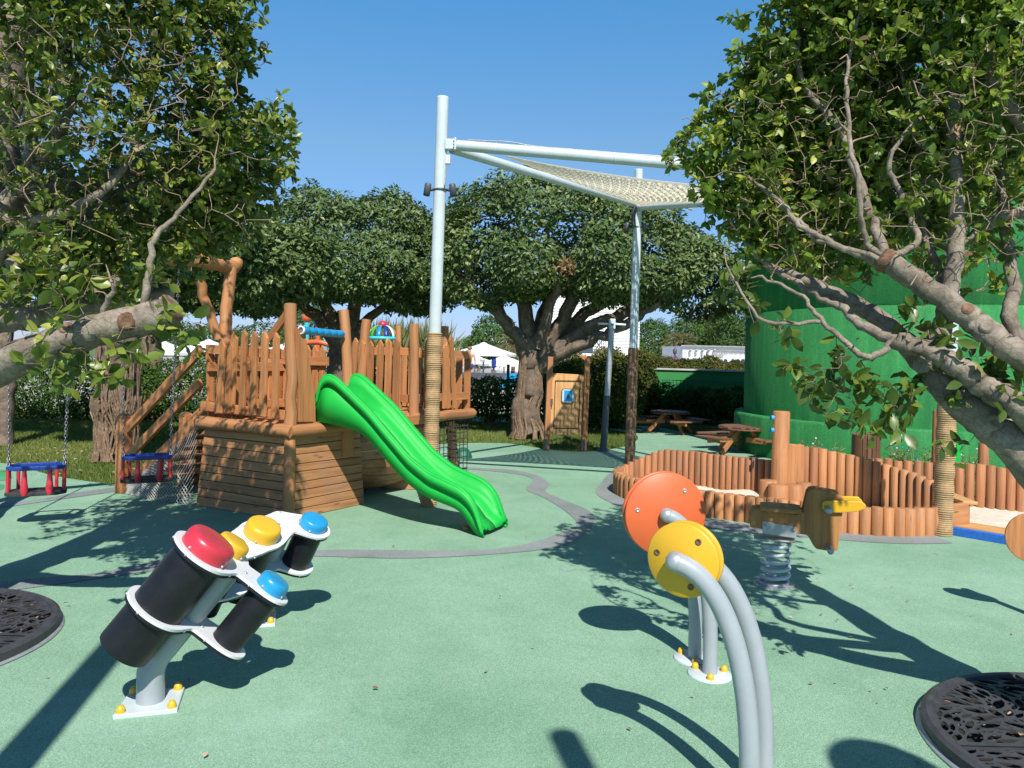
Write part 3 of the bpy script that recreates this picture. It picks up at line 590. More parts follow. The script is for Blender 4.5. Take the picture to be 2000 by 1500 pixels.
RB1 = limb([(1745, 663, 3.0), (1705, 698, 3.0), (1660, 678, 3.05), (1600, 622, 3.1), (1560, 575, 3.2), (1480, 540, 3.3)], .015, .006)
RB2 = limb([(1760, 668, 3.0), (1690, 640, 3.1), (1640, 600, 3.2), (1570, 560, 3.3), (1480, 500, 3.5), (1420, 420, 3.6)], .024, .007)
RB3 = limb([(1600, 628, 3.1), (1500, 628, 3.1), (1455, 580, 3.15), (1420, 520, 3.3)], .009, .004)
RC = from_pt(V(2.36, 2.99, 1.15), [(2010, 715, 2.8), (1940, 660, 2.85), (1880, 612, 2.9), (1800, 552, 2.95), (1728, 508, 3.0)], .05, .04, .004)
R1 = limb([(1732, 510, 3.0), (1700, 420, 3.1), (1665, 320, 3.2), (1640, 250, 3.3), (1570, 165, 3.4), (1560, 60, 3.5)], .021, .008)
R2 = limb([(1735, 510, 3.0), (1700, 505, 3.05), (1640, 480, 3.1), (1560, 440, 3.2), (1530, 400, 3.3), (1440, 330, 3.5)], .018, .006)
R3 = limb([(1740, 508, 3.0), (1690, 470, 3.05), (1680, 380, 3.0), (1655, 240, 3.1), (1660, 100, 3.2), (1700, -40, 3.3)], .013, .006)
R4 = limb([(1730, 505, 3.0), (1790, 470, 3.0), (1760, 380, 3.1), (1740, 300, 3.1), (1850, 170, 3.1), (1900, 40, 3.1), (1930, -50, 3.1)], .014, .006)
R5 = limb([(1732, 508, 3.0), (1600, 470, 3.15), (1570, 440, 3.2), (1500, 380, 3.4), (1420, 300, 3.6)], .012, .005)
R6 = from_pt(V(2.38, 3.02, 1.9), [(2010, 420, 3.0), (1930, 440, 3.05), (1870, 480, 3.1), (1790, 480, 3.2)], .03, .012)
R7 = from_pt(V(2.4, 3.05, 2.3), [(2010, 250, 3.0), (1940, 150, 3.0), (1900, 20, 3.1)], .04, .016)
R8 = from_pt(V(2.36, 2.98, 1.2), [(1985, 660, 2.95), (1978, 560, 3.0), (1960, 420, 3.1), (1950, 300, 3.2)], .036, .014)
R9 = limb([(1860, 600, 3.0), (1830, 520, 3.1), (1800, 420, 3.2), (1800, 300, 3.3), (1760, 140, 3.4)], .018, .009)
R10 = limb([(1800, 715, 2.96), (1832, 660, 2.96), (1850, 600, 2.97), (1869, 480, 3.0), (1867, 350, 3.05), (1862, 200, 3.1), (1858, 60, 3.15)], .038, .022, .003)
br = [(1590, 40, 3.5, .3), (1720, 20, 3.4, .34), (1860, 30, 3.2, .34), (1970, 60, 3.1, .3), (1540, 130, 3.6, .27), (1650, 150, 3.5, .32), (1790, 160, 3.3, .34), (1930, 200, 3.1, .3), (1490, 110, 3.6, .14), (1480, 210, 3.6, .22), (1570, 260, 3.5, .28), (1400, 270, 3.6, .18), (1345, 300, 3.6, .11), (1430, 340, 3.6, .2), (1520, 360, 3.5, .24), (1390, 360, 3.6, .13), (1680, 300, 3.4, .28), (1850, 300, 3.2, .24), (1620, 420, 3.4, .2), (1500, 440, 3.5, .15), (1740, 420, 3.2, .2), (1860, 400, 3.1, .18), (1960, 350, 3.0, .2), (1560, 500, 3.4, .14), (1820, 500, 3.1, .14), (1940, 520, 3.0, .14), (1650, -80, 3.4, .4), (1850, -90, 3.2, .4), (1460, 200, 3.6, .22), (1440, 420, 3.6, .16), (1510, 300, 3.7, .26), (1480, 400, 3.7, .2), (1580, 400, 3.7, .26), (1540, 480, 3.6, .17), (1640, 500, 3.6, .2), (1720, 230, 3.7, .34), (1620, 200, 4.0, .4), (1780, 330, 3.9, .4), (1560, 330, 4.1, .34), (1700, 430, 3.9, .3), (1880, 200, 3.7, .4), (1850, 420, 3.7, .26), (1940, 330, 3.6, .3), (1600, 480, 3.9, .22), (1460, 490, 3.6, .1), (1870, 150, 3.0, .2), (1880, 330, 3.0, .17), (1860, 250, 3.1, .2), (1640, 380, 3.7, .26), (1960, 450, 3.0, .14), (2050, 0, 3.0, .4), (2080, 250, 2.9, .35), (1345, 240, 3.6, .05), (1440, 40, 3.6, .05)]
T2 = blobpts(br, 120); T2b = blobpts([(px+20*(-1)**i, py+5, d+.65, R*1.1) for i, (px, py, d, R) in enumerate(br) if -90 < py < 470], 24)
T2e = blobpts([(px+10, py+15, d-.22, R*.85) for px, py, d, R in br if 60 < py < 520 and px > 1420 and d < 3.8], 42)
mb, tw, ends = growth([(tk, lerpr(.15, .08, len(tk))), RA, RBm, RB1, RB2, RB3, RC, R1, R2, R3, R4, R5, R6, R7, R8, R9, R10], T2+T2b+T2e, .0048, .07, .02, .008)
mb.build('trunk', M['bark'], tr); tw.build('branches', M['twig'], tr); bare = {tuple(q) for q in T2e}; ends = [e for e in ends if tuple(e[0]) not in bare]
sprigs('crown', ends, 13, .045, M['leafbright'], tr, .065, (.1, .9), keep=lambda e: .9 if CX+e.x/e.y*F < 1520 or CY-(e.z-H)/e.y*F < 100 else (.85 if e.y > 3.55 else .42))
low = blobpts([(1640, 700, 3.05, .08), (1680, 740, 3.05, .08), (1600, 760, 3.1, .1), (1560, 730, 3.1, .06), (1740, 800, 3.0, .12), (1650, 790, 3.05, .1), (1700, 840, 3.0, .05), (1860, 870, 2.95, .08), (1780, 760, 3.0, .09), (1620, 820, 3.1, .04), (1880, 680, 2.9, .08), (1800, 640, 2.95, .1), (1950, 720, 2.85, .1), (1980, 780, 2.8, .08), (1530, 640, 3.2, .07), (1470, 610, 3.2, .06), (1880, 780, 2.9, .07), (1440, 560, 3.3, .1)], 170)
src = [RA, RBm, RB1, RB3]
_, m2, e2 = growth(src, low, .003, .1, .006, .014)
m2.build('hanging_twigs', M['twig'], tr)
sprigs('hanging_leaves', e2, 4, .068, M['leafnear'], tr, .05, (.05, .6), keep=.85)
p = RC[0][-1]; dq = (RC[0][-1]-RC[0][-3]).normalized(); m = MB(); m.lathe([(.047, -.02), (.05, 0), (.04, .02), (.02, .008), (0, .02)], p, dq, 14); m.build('sawn_end', M['cut'], tr)
dl = RNG.choice(len(ends), 110); sprigs('withered_leaves', [ends[i] for i in dl], 2, .055, M['leafdry'], tr, .05)
for lm_, par, ks in ((L1, tl, (.35, .55, .72)), (RC, tr, (.45, .62, .8)), (RA, tr, (.3, .42, .52)), (RBm, tr, (.4, .7))):
    pts, rr = lm_
    for k in ks:      # pruning scars on the side that faces the playground
        i = int(k*(len(pts)-1)); d = (pts[i+1]-pts[i]).normalized(); o = V(random.uniform(-.4, .1), -1, random.uniform(-.1, .7)); o = (o-d*o.dot(d)).normalized(); r_ = rr[i]; q = random.uniform(.3, .42)*r_
        m = MB(); m.lathe([(q*1.5, r_*.80), (q*1.25, r_*.99), (q*.95, r_*1.07), (q*.75, r_*1.05), (q*.4, r_*1.0), (0, r_*1.02)], pts[i], o, 12); m.build('knot', M['bark'] if k < .5 else M['cut'], par)
# ---- dense umbrella shaped fig trees in the middle distance
def fig(base, label, limbs, ells, nleaf, zmin, extra=(), L=.1, mt='leafmid', tr_=.3):
    t = thing('fig_tree', label, 'tree', base, 'fig trees of the playground'); mb = MB()
    for pts, r0, r1 in limbs:
        P = wob(pts, .02, 6); mb.tube(P, [r*(1+.04*math.sin(i*.7)) for i, r in enumerate(lerpr(r0, r1, len(P)))], 30, True, True, None, .075)
    # inner twigs from limb ends up to the leaf shell
    T = [Vector(e[:3])+Vector(v)*V(e[3], e[4], e[5]).length*.42 for e in ells for v in rnd_dirs(12) if v[2] > -.3]
    lm = [(wob(p, .0, 4), lerpr(a, b, (len(p)-1)*4+1)) for p, a, b in limbs]
    _, m2, _ = growth(lm, T, .006, .25, .03, .04)
    for k in ('v', 'g', 'r'): getattr(mb, k).extend([])
    m2.build('branches', M['bark2'], t); mb.build('trunk', M['bark2'], t)
    crown('crown', ells, nleaf, L, M[mt], t, .21, 2.7, zmin, .17, .52, inner=.8)
    return t
# middle right fig: trunk at the lawn edge
c = V(.32, 14.1, 0); Z = lambda x, y, z: V(x, y, z)
limbs = [([c, c+Z(-.05, 0, .5), c+Z(.02, 0, .95), c+Z(.05, 0, 1.45), c+Z(.1, 0, 1.9)], .26, .19),
         ([c+Z(.0, 0, 1.3), c+Z(-.25, -.1, 1.9), c+Z(-.8, -.3, 2.45), c+Z(-1.35, -.5, 2.9)], .16, .07), ([c+Z(.05, 0, 1.5), c+Z(-.1, .0, 2.2), c+Z(-.15, .1, 3.0), c+Z(-.2, .1, 3.8)], .17, .07),
         ([c+Z(.15, 0, 1.45), c+Z(.55, -.2, 2.1), c+Z(.75, -.3, 2.7), c+Z(.9, -.3, 3.4)], .16, .07), ([c+Z(.2, 0, 1.3), c+Z(.9, -.2, 1.95), c+Z(1.8, -.3, 2.4), c+Z(2.9, -.2, 2.9)], .17, .06),
         ([c+Z(.2, .1, 1.5), c+Z(1.0, .1, 2.3), c+Z(2.0, .2, 2.8), c+Z(2.7, .3, 3.3)], .14, .06), ([c+Z(.15, -.1, 1.6), c+Z(.35, -.5, 2.4), c+Z(.5, -.9, 3.0)], .12, .05), ([c+Z(.1, .1, 1.6), c+Z(.3, .5, 2.5), c+Z(.5, 1.0, 3.4)], .14, .06),
         ([c+Z(.35, -.1, 1.5), c+Z(1.2, -.5, 1.85), c+Z(1.9, -.6, 2.25), c+Z(2.4, -.7, 2.6)], .12, .05)]
ells = [(c.x+.0, c.y, 3.75, 1.5, 1.5, 1.12), (c.x-.75, c.y-.1, 3.3, 1.05, 1.2, .95), (c.x+1.3, c.y-.1, 3.5, 1.5, 1.5, .95), (c.x+2.6, c.y, 3.1, 1.25, 1.3, .85), (c.x+3.2, c.y-.1, 2.7, .75, .9, .62), (c.x-1.05, c.y-.2, 2.75, .6, .8, .5), (c.x+.3, c.y+.9, 3.6, 1.8, 1.2, 1.0), (c.x+1.7, c.y-.7, 3.0, 1.3, .8, .6), (c.x-.2, c.y-.8, 3.3, 1.1, .7, .8)]
t = fig(c, 'broad fig tree with a stout twisted trunk beside the wooden door panel', limbs, ells, 62000, 2.35)
crown('withered_clump', [(c.x+.55, c.y-1.5, 2.97, .13, .1, .12)], 120, .1, M['leafdry'], t)
m = MB()
for i in range(42):      # root-like strands on the trunk
    a = random.uniform(0, 6.28); tw = random.uniform(-1, 1); pts = []
    for k in range(9):
        z = k*.19; r_ = .265-.009*k+(.12*(1-k/1.5) if k < 2 else 0)*.6; aa = a+tw*k*.13
        pts.append(V(c.x+(-.05 if 1 < k < 4 else .02)+r_*math.cos(aa), c.y+r_*math.sin(aa), z))
    m.tube(pts, lerpr(.03, .012, 9), 6, False)
m.build('aerial_roots', M['root'], t)
m = MB()
for i in range(16):
    x = random.uniform(2.7, 3.6); P = [V(c.x+x+random.gauss(0, .05), c.y-.3+random.gauss(0, .2), 2.5-k*random.uniform(.04, .13)) for k in range(7)]; m.tube(P, .004, 4, False)
m.build('hanging_roots', M['root'], t)
# middle left fig
c = D(668, 690, 15.0); c.z = 0
limbs = [([c, c+Z(.0, 0, .9), c+Z(.05, 0, 1.6), c+Z(.1, 0, 2.3)], .33, .22), ([c+Z(0, 0, 1.5), c+Z(-.5, -.1, 2.2), c+Z(-1.2, -.2, 2.6)], .17, .07), ([c+Z(0, 0, 1.7), c+Z(-.35, -.1, 2.5), c+Z(-.7, -.2, 3.2)], .15, .06), ([c+Z(.1, 0, 1.8), c+Z(.3, 0, 2.7), c+Z(.7, 0, 3.4)], .16, .06), ([c+Z(.1, 0, 1.6), c+Z(.5, .1, 2.2), c+Z(1.2, .2, 2.7)], .13, .05)]
ells = [(c.x-.1, c.y, 3.55, 1.55, 1.5, 1.05), (c.x+.9, c.y-.1, 3.5, 1.1, 1.2, .98), (c.x-1.1, c.y-.2, 3.3, 1.0, 1.2, .95), (c.x-1.7, c.y-.2, 2.75, .7, .9, .7), (c.x+1.5, c.y-.1, 2.9, .75, 1.0, .7), (c.x+.2, c.y-.9, 3.1, 1.5, .8, .75), (c.x+.3, c.y+.9, 3.4, 1.6, 1.1, .95)]
t = fig(c, 'dense round fig tree behind the pirate ship, left of the tall shade pole', limbs, ells, 52000, 2.25)
# left rear figs behind the swings
c = G(228, 897); c.z = 0
limbs = [([c, c+Z(.0, 0, .35), c+Z(.02, 0, .8), c+Z(-.02, 0, 1.5), c+Z(.1, .1, 2.2)], .25, .2), ([c+Z(.1, .1, 1.7), c+Z(.6, .3, 2.4), c+Z(1.2, .5, 2.8)], .12, .05), ([c+Z(0, 0, 1.7), c+Z(-.6, .2, 2.4), c+Z(-1.0, .3, 2.8)], .12, .05), ([c+Z(0, 0, 1.9), c+Z(.1, .4, 2.7), c+Z(.2, .6, 3.3)], .12, .05)]
ells = [(c.x+.4, c.y+.7, 3.1, 1.5, 1.2, .9), (c.x+1.5, c.y+1.2, 2.75, 1.1, 1.0, .75), (c.x-.9, c.y+.6, 2.9, 1.1, 1.1, .8)]
t = fig(c, 'fig trunk wrapped in brown fibrous roots on the lawn behind the left swings', limbs, ells, 30000, 2.15)
m = MB()
for i in range(150):
    a = random.uniform(0, 6.28); z1 = random.choice([.75, .8, .85, 1.3, 1.5]); tw = random.gauss(0, .12); n_ = 7; pts = []
    for k in range(n_):
        z = z1*(1-k/(n_-1)); r_ = .255+.02*random.random()+(.05 if z > .62 and z1 < .9 else 0)+max(0, .1-z)*.3; pts.append(V(c.x+r_*math.cos(a+tw*k), c.y+r_*math.sin(a+tw*k), z))
    m.tube(pts, random.uniform(.006, .018), 5, False)
m.build('aerial_roots', M['root'], t)
c = G(288, 815); c.z = 0
limbs = [([c, c+Z(.02, 0, .9), c+Z(-.02, 0, 1.8), c+Z(.1, .1, 2.4)], .24, .18), ([c+Z(.1, .1, 1.9), c+Z(.8, .2, 2.6), c+Z(1.5, .2, 3.0)], .12, .05), ([c+Z(0, 0, 1.9), c+Z(-.6, .2, 2.6), c+Z(-1.2, .3, 2.9)], .12, .05)]
ells = [(c.x+.6, c.y, 3.3, 1.7, 1.3, 1.1), (c.x+2.0, c.y+.2, 3.1, 1.1, 1.1, .95), (c.x-1.0, c.y, 3.1, 1.3, 1.2, .9)]
fig(c, 'dark slim trunked fig tree standing by the left hedge behind the root wrapped trunk', limbs, ells, 36000, 2.2)
c = G(4, 868); c.z = 0
limbs = [([c, c+Z(.02, 0, .9), c+Z(-.02, 0, 1.8), c+Z(-.1, .1, 2.6)], .15, .12), ([c+Z(-.05, .1, 2.0), c+Z(-.8, .2, 2.6), c+Z(-1.5, .2, 3.0)], .1, .05), ([c+Z(0, 0, 2.0), c+Z(.5, .2, 2.7), c+Z(.9, .3, 3.1)], .1, .05)]
ells = [(c.x, c.y+.3, 3.2, 1.4, 1.2, .9), (c.x-1.2, c.y+.2, 3.0, 1.1, 1.1, .8)]
fig(c, 'fig tree with a brown trunk at the far left edge of the lawn', limbs, ells, 20000, 2.2)
# ---- hedges and shrubs
def shrub(name, label, cat, ells, n, L, mt, group=None, clump=.2, cs=3.2, stems=6):
    e0 = ells[0]; t = thing(name, label, cat, V(e0[0], e0[1], 0), group)
    crown('foliage', ells, n, L, M[mt], t, clump, cs, None, .16, .48, inner=.75, up=.3)
    m = MB()
    for e in ells:
        for k in range(stems):
            a = random.uniform(0, 6.28); m.tube(wob([V(e[0]+.1*math.cos(a), e[1]+.1*math.sin(a), 0), V(e[0]+e[3]*.3*math.cos(a), e[1]+e[4]*.3*math.sin(a), e[2]*.7), V(e[0]+e[3]*.7*math.cos(a), e[1]+e[4]*.7*math.sin(a), e[2]+e[5]*.5)], .01, 3), .012, 5, False)
    m.build('stems', M['twig'], t); return t
he = [(-12.6+i*.62, 15.9-.05*(i % 2), .62, .5, .5, .70+.04*math.sin(i*2.1)) for i in range(16)]
shrub('hedge', 'tall clipped green hedge across the left lawn behind the swings', 'hedge', he, 40000, .075, 'leafhedge', stems=3)
he = [(-2.6+i*.55, 17.0, .52, .42, .4, .5+.05*math.sin(i*1.7)) for i in range(6)]
shrub('hedge', 'loose glossy hedge on the centre lawn between the ship and the stout fig trunk', 'hedge', he, 9000, .09, 'leafhedge', clump=.35, stems=8)
he = [(-6.2+i*.62, 17.1, .55, .5, .4, .55+.05*math.sin(i*2.7)) for i in range(7)]
shrub('hedge', 'hedge seen through the gaps of the pirate ship fence', 'hedge', he, 11000, .085, 'leafhedge', clump=.3, stems=4)
he = [(.95+i*.5, 16.6, .62, .45, .5, .78+.1*math.sin(i*1.3)) for i in range(4)]
shrub('hedge', 'green shrub mass behind the wooden door panel', 'hedge', he, 9000, .085, 'leafhedge', clump=.25)
he = [(1.5, 18.6, .75, .9, .8, .78), (2.4, 18.8, .8, .8, .7, .88), (3.0, 18.6, .8, .5, .6, .85)]
shrub('hedge', 'rounded olive brown shrub rising behind the door panel and lamp post', 'hedge', he, 30000, .085, 'leafred')
for (px, py, d, r_, hh, mt, lab) in [(1232, 800, 18.7, .52, .9, 'leafhedge', 'bright leafy bush behind the right shade pole'), (1300, 800, 18.8, .48, .78, 'leafhedge', 'bright green bush right behind the far picnic table'), (1345, 806, 18.7, .45, .75, 'leafhedge', 'leafy green bush at the shade edge of the green wall'), (1388, 806, 18.3, .45, .8, 'leafred', 'dark shaded bush before the green wall, middle of the row'), (1428, 800, 18.2, .45, .9, 'leafhedge', 'dark upright bush in the shade next to the green tower')]:
    q = D(px, py, d); shrub('bush', lab, 'bush', [(q.x, q.y, hh*.52, r_, r_, hh*.5)], 2800, .09, mt, 'bushes along the green wall', .35)
he = [(3.4+i*.75, 24.6, 1.1, .6, .5, .42+.05*math.sin(i*2.2)) for i in range(9)]
shrub('hedge', 'reddish brown clipped hedge along the top of the green wall', 'hedge', he, 42000, .095, 'leafred', stems=2)
q = D(1316, 702, 50); shrub('bush', 'purple flowering bush at the corner of the white building', 'bush', [(q.x, q.y, .9, .75, .6, .75)], 1500, .13, 'purple')
for (px, lab) in ((1268, 'olive bush between the white house and the flowering bush'), (1296, 'grey green bush left of the purple flowering bush')):
    q = D(px, 700, 46); shrub('bush', lab, 'bush', [(q.x, q.y, .9, .75, .6, .85)], 1600, .12, 'leafred')
# ---- far trees
def fartree(name, label, px, d, w, z0, z1, n, L, mt='leaffar', k=5):
    q = D(px, 690, d); t = thing(name, label, 'tree', V(q.x, q.y, 0), 'trees on the skyline'); E = []
    for i in range(k):
        a = i*2.4; rr = w*.5*(.15+.4*(i/k)); E.append((q.x+rr*math.cos(a), q.y+rr*math.sin(a)*.6, z0+(z1-z0)*(.62-.3*i/k), w*.36, w*.34, (z1-z0)*.38))
    crown('crown', E, n, L, M[mt], t, .25, 1.0, None, .2, .55)
    m = MB(); m.tube([V(q.x, q.y, 0), V(q.x+.1, q.y, z0+(z1-z0)*.6)], [w*.05, w*.02], 8)
    for i, e in enumerate(E): m.tube([V(q.x, q.y, z0*.8+.3), V(e[0], e[1], e[2])], [w*.03, w*.01], 6)
    m.build('trunk', M['bark2'], t)
for a in [('broadleaf_tree', 'green tree beyond the white parasols, left of the stout trunk', 965, 62, 4.2, .6, 5.0, 5500, .24), ('broadleaf_tree', 'bright tree top peeping left of the blue balls', 612, 34, 2.2, 1.2, 3.75, 3500, .15), ('broadleaf_tree', 'small hazy tree far off beside the rope wound pole', 905, 110, 3.2, .8, 3.9, 2200, .25),
          ('broadleaf_tree', 'green tree immediately right of the white house', 1272, 85, 5.2, .6, 5.9, 6500, .27), ('broadleaf_tree', 'wide tree behind the dry palm on the skyline', 1345, 88, 6.5, 1.0, 6.6, 7500, .28), ('broadleaf_tree', 'tall round tree over the middle of the white building', 1400, 90, 6.0, 1.0, 7.4, 7500, .28), ('broadleaf_tree', 'bright tree over the white building next to the tower', 1450, 86, 6.0, 1.0, 8.0, 8000, .28), ('broadleaf_tree', 'distant tree mostly hidden by the tower edge', 1500, 92, 6.0, 1.0, 6.5, 6000, .28),
          ('broadleaf_tree', 'grey green tree far behind the left hedge', 345, 70, 5, .6, 3.9, 4000, .26), ('broadleaf_tree', 'distant tree behind the ship mast post', 420, 75, 5.5, .6, 4.0, 4000, .26), ('broadleaf_tree', 'distant dusty tree behind the ship picket fence', 505, 70, 6, .5, 4.1, 4000, .28)]:
    fartree(*a)
def palm(px, d, h, L, label, n=60):
    q = D(px, 690, d); t = thing('palm_tree', label, 'palm', V(q.x, q.y, 0), 'dry palms on the skyline')
    m = MB(); m.tube([V(q.x, q.y, 0), V(q.x+.05, q.y, h*.5), V(q.x, q.y, h)], [L*.12, L*.09, L*.1], 8); m.build('trunk', M['root'], t)
    P, Dr, Nr = [], [], []
    for i in range(n):
        a = random.uniform(0, 6.28); el = random.uniform(-.9, 1.2); dr = V(math.cos(a)*math.cos(el), math.sin(a)*math.cos(el), math.sin(el))
        for k in range(9):
            u = k/9; p = V(q.x, q.y, h)+dr*L*u+V(0, 0, -.5*L*u*u); sd = dr.cross(V(0, 0, 1)).normalized()
            for sgn in (-1, 1): P.append(p); Dr.append(dr*.8+sd*sgn*.5+V(0, 0, -.3-.3*u)); Nr.append(V(0, 0, 1)+V(random.gauss(0, .3), random.gauss(0, .3), 0))
    k = len(P); leafmesh('fronds', np.array(P), np.array(Dr), np.array(Nr), L*RNG.uniform(.18, .38, k), np.full(k, L*.025), RNG.uniform(0, 1, k), M['palm'], t, wide=.4)
palm(1331, 66, 3.0, 1.8, 'dry yellowed palm in front of the skyline trees by the white building', 70)
palm(1002, 50, 2.3, 1.3, 'withered palm just left of the stout fig trunk', 60)
palm(935, 70, 2.9, 1.2, 'small dry palm over the biggest parasol', 50)
for (px, d, lab) in ((758, 24, 'tall reed clump behind the striped play dome'), (800, 25, 'reed clump between the dome and the shade pole'), (715, 26, 'pale reed clump left of the striped play dome'), (835, 24, 'green reed clump just left of the shade pole')):
    q = D(px, 700, d); n = 1100; P = np.stack([RNG.normal(q.x, .28, n), RNG.normal(q.y, .25, n), np.zeros(n)+RNG.uniform(0, 1.1, n)], 1)
    Dr = np.stack([RNG.normal(0, .28, n), RNG.normal(0, .28, n), np.ones(n)], 1)
    o = leafmesh('reed_clump', P, Dr, rnd_dirs(n), RNG.uniform(.8, 1.8, n), RNG.uniform(.02, .035, n), RNG.uniform(0, 1, n), M['reed'], wide=.3); tag(o, lab, 'reeds', 'reed clumps behind the play ship')
# ================================================================ PIRATE SHIP PLAYSET
O = V(-1.954, 6.822, 0); dA = V(-.88, .475, 0).normalized(); dB = V(.53, .848, 0).normalized(); UP = V(0, 0, 1)
def sh(a, b, z): return O+dA*a+dB*b+UP*z
ship = thing('pirate_ship_playset', 'wooden pirate ship climbing frame with planked hull, picket fences and stairs', 'playground ship', O)
DK = .82
def planks(mb, p00, p10, p01, p11, n, t, out, gap=.006, var=.25):
    """planked wall between bottom edge p00-p10 and top edge p01-p11, slightly uneven seams"""
    e0 = [0]; e1 = [0]
    for i in range(n): e0.append(e0[-1]+random.uniform(1-var, 1+var)); e1.append(e1[-1]+random.uniform(1-var, 1+var))
    e0 = [x/e0[-1] for x in e0]; e1 = [(x/e1[-1]+y)/2 for x, y in zip(e1, e0)]
    for i in range(n):
        g = gap/((p01-p00).length)/2
        a, b = p00.lerp(p01, e0[i]+g), p00.lerp(p01, e0[i+1]-g); c, d = p10.lerp(p11, e1[i]+g), p10.lerp(p11, e1[i+1]-g)
        L = (c-a).length; h = (b-a).length; k = out*t; gg = [V(0, 0, 0), V(L, 0, 0), V(L, t, 0), V(0, t, 0), V(0, 0, h), V(L, 0, h), V(L, t, h), V(0, t, h)]
        mb.hexa([a, c, c-k, a-k, b, d, d-k, b-k], None, gg)
    mb.hexa([p00-out*(t+.004), p10-out*(t+.004), p10-out*(t+.02), p00-out*(t+.02), p01-out*(t+.004), p11-out*(t+.004), p11-out*(t+.02), p01-out*(t+.02)], 0.)
WA, WB = 1.13, .91
m = MB(); planks(m, sh(.02, -.03, 0), sh(WA+.03, -.03, 0), sh(.02, .0, .74), sh(WA-.03, .0, .74), 9, .03, -dB); m.build('stern_hull', M['ply'], ship, .004)
m = MB(); planks(m, sh(-.03, .02, 0), sh(-.03, WB+.03, 0), sh(0, .02, .74), sh(0, WB-.02, .74), 9, .03, -dA); m.build('side_hull', M['ply'], ship, .004)
m = MB(); planks(m, sh(WA, .04, 0), sh(WA, WB, 0), sh(WA, .04, .74), sh(WA, WB, .74), 8, .03, dA); m.build('side_hull', M['ply'], ship, .004)
m = MB(); m.tube([sh(-.035, -.035, 0), sh(-.012, -.012, .4), sh(-.005, -.005, .78)], [.055, .05, .05], 12); m.build('corner_post', M['log'], ship)
m = MB()
for i in range(9): m.bar(sh(-.0+.02, .02+i*.13+.06, DK-.02), sh(WA-.02, .02+i*.13+.06, DK-.02), .122, .03)
m.build('deck', M['wood'], ship, .004)
m = MB(); m.tube(wob([sh(-.06, -.03, DK-.03), sh(.4, -.045, DK-.025), sh(WA+.0, -.03, DK-.02)], .003, 4), .062, 12); m.tube([sh(WA, -.03, DK-.02), sh(WA+.05, -.03, DK-.02)], [.062, .035], 12); m.build('edge_log', M['log'], ship)
m = MB(); m.tube(wob([sh(-.035, -.05, DK-.03), sh(-.04, .35, DK-.025), sh(-.03, WB+.05, DK-.02)], .003, 4), .058, 12); m.build('edge_log', M['log'], ship)
# tall corner post and wing board
pt = lambda px, py, d: D(px, py, d)
m = MB(); b = sh(.0, .0, DK-.1); tp = D(567, 594, 6.9); m.tube(wob([b, sh(.0, .0, 1.25)+V(.0, 0, 0), tp], .004, 4), [.06, .058, .055, .05, .05, .052, .054, .056, .056], 12); m.build('post', M['log'], ship)
wing = [onplane(px, py, sh(-.03, .1, 0), dA) for px, py in [(577, 640), (594, 645), (601, 700), (612, 780), (613, 824), (582, 824), (583, 760), (578, 700)]]
m = MB(); m.prism([((q-O).dot(dB), q.z) for q in wing], O-dA*.03, dB, UP, .03); m.build('wing_board', M['wood'], ship, .004)
# stern picket fence (fanned pickets)
def picket(mb, b, tp, w, t, nrm, tilt=.0):
    b, tp = Vector(b), Vector(tp); d = (tp-b).normalized(); s_ = nrm.cross(d).normalized(); L = (tp-b).length
    ang = random.choice([-.3, .3, .35, -.4])*w
    mb.prism([(-w*.55, 0), (w*.55, 0), (w*.5, L*.5), (w*.52, L-.03+ang*.4), (w*.1, L+.025), (-w*.5, L-.03-ang*.4), (-w*.52, L*.5)], b+nrm*0, s_, d, t)
    for z in (.1, .2, L-.22, L-.14): mb.lathe([(.006, -.002), (.005, .003), (0, .004)], b+d*z+s_*random.uniform(-.02, .02)+nrm*t*.5, nrm, 6, True, 0.)
nS = -dB; pf = sh(0, -.02, 0)
f = MB()
for i, (bx, tx, ty) in enumerate([(455, 468, 652), (476, 487, 650), (497, 506, 652), (517, 527, 652), (540, 549, 655)]):
    b = onplane(bx, 812-8+i*3, pf, dB); tp = onplane(tx, ty, pf+nS*.0, dB); picket(f, b+nS*.02, tp+nS*.05, .072, .026, nS)
fn = f.build('picket_fence', M['wood'], ship, .004)
m = MB(); m.bar(sh(-.02, .03, 1.46), sh(WA, .03, 1.50), .035, .085); m.build('rail', M['wood'], fn, .004)
m = MB(); m.bar(sh(.0, .03, .92), sh(WA+.06, .03, .95), .035, .085); m.build('rail', M['wood'], fn, .004)
# far side fence of the stern deck, seen beside the slide
f = MB(); nB = -dA
for i in range(9): b = sh(WA-.02, .08+i*.1, DK+.02); picket(f, b, b+UP*.66+dB*.01*(i-4), .076, .024, -dA)
fn = f.build('picket_fence', M['wood'], ship, .004)
for z in (.95, 1.33): m = MB(); m.bar(sh(WA-.05, .0, z), sh(WA-.05, WB+.1, z), .035, .09); m.build('rail', M['wood'], fn, .004)
f = MB()
for i in range(6): b = sh(.55+i*.1, WB+.03, DK+.02); picket(f, b, b+UP*.70, .078, .024, -dB)
fn = f.build('picket_fence', M['wood'], ship, .004)
for z in (.95, 1.4): m = MB(); m.bar(sh(.45, WB+.0, z), sh(WA, WB+.0, z), .035, .09); m.build('rail', M['wood'], fn, .004)
m = MB(); m.bar(D(526, 662, 7.35), D(561, 614, 7.1), .035, .09, UP); m.build('brace_board', M['wood'], ship, .004)
# second post beside the slide
p2 = sh(.0, .70, 0); m = MB(); tp = D(671, 606, p2.y+.02); m.tube(wob([V(p2.x, p2.y, .5), V(p2.x+.01, p2.y, 1.2), tp], .003, 4), [.075, .07, .066, .062, .056, .052, .05, .05, .05], 12); m.build('post', M['log'], ship)
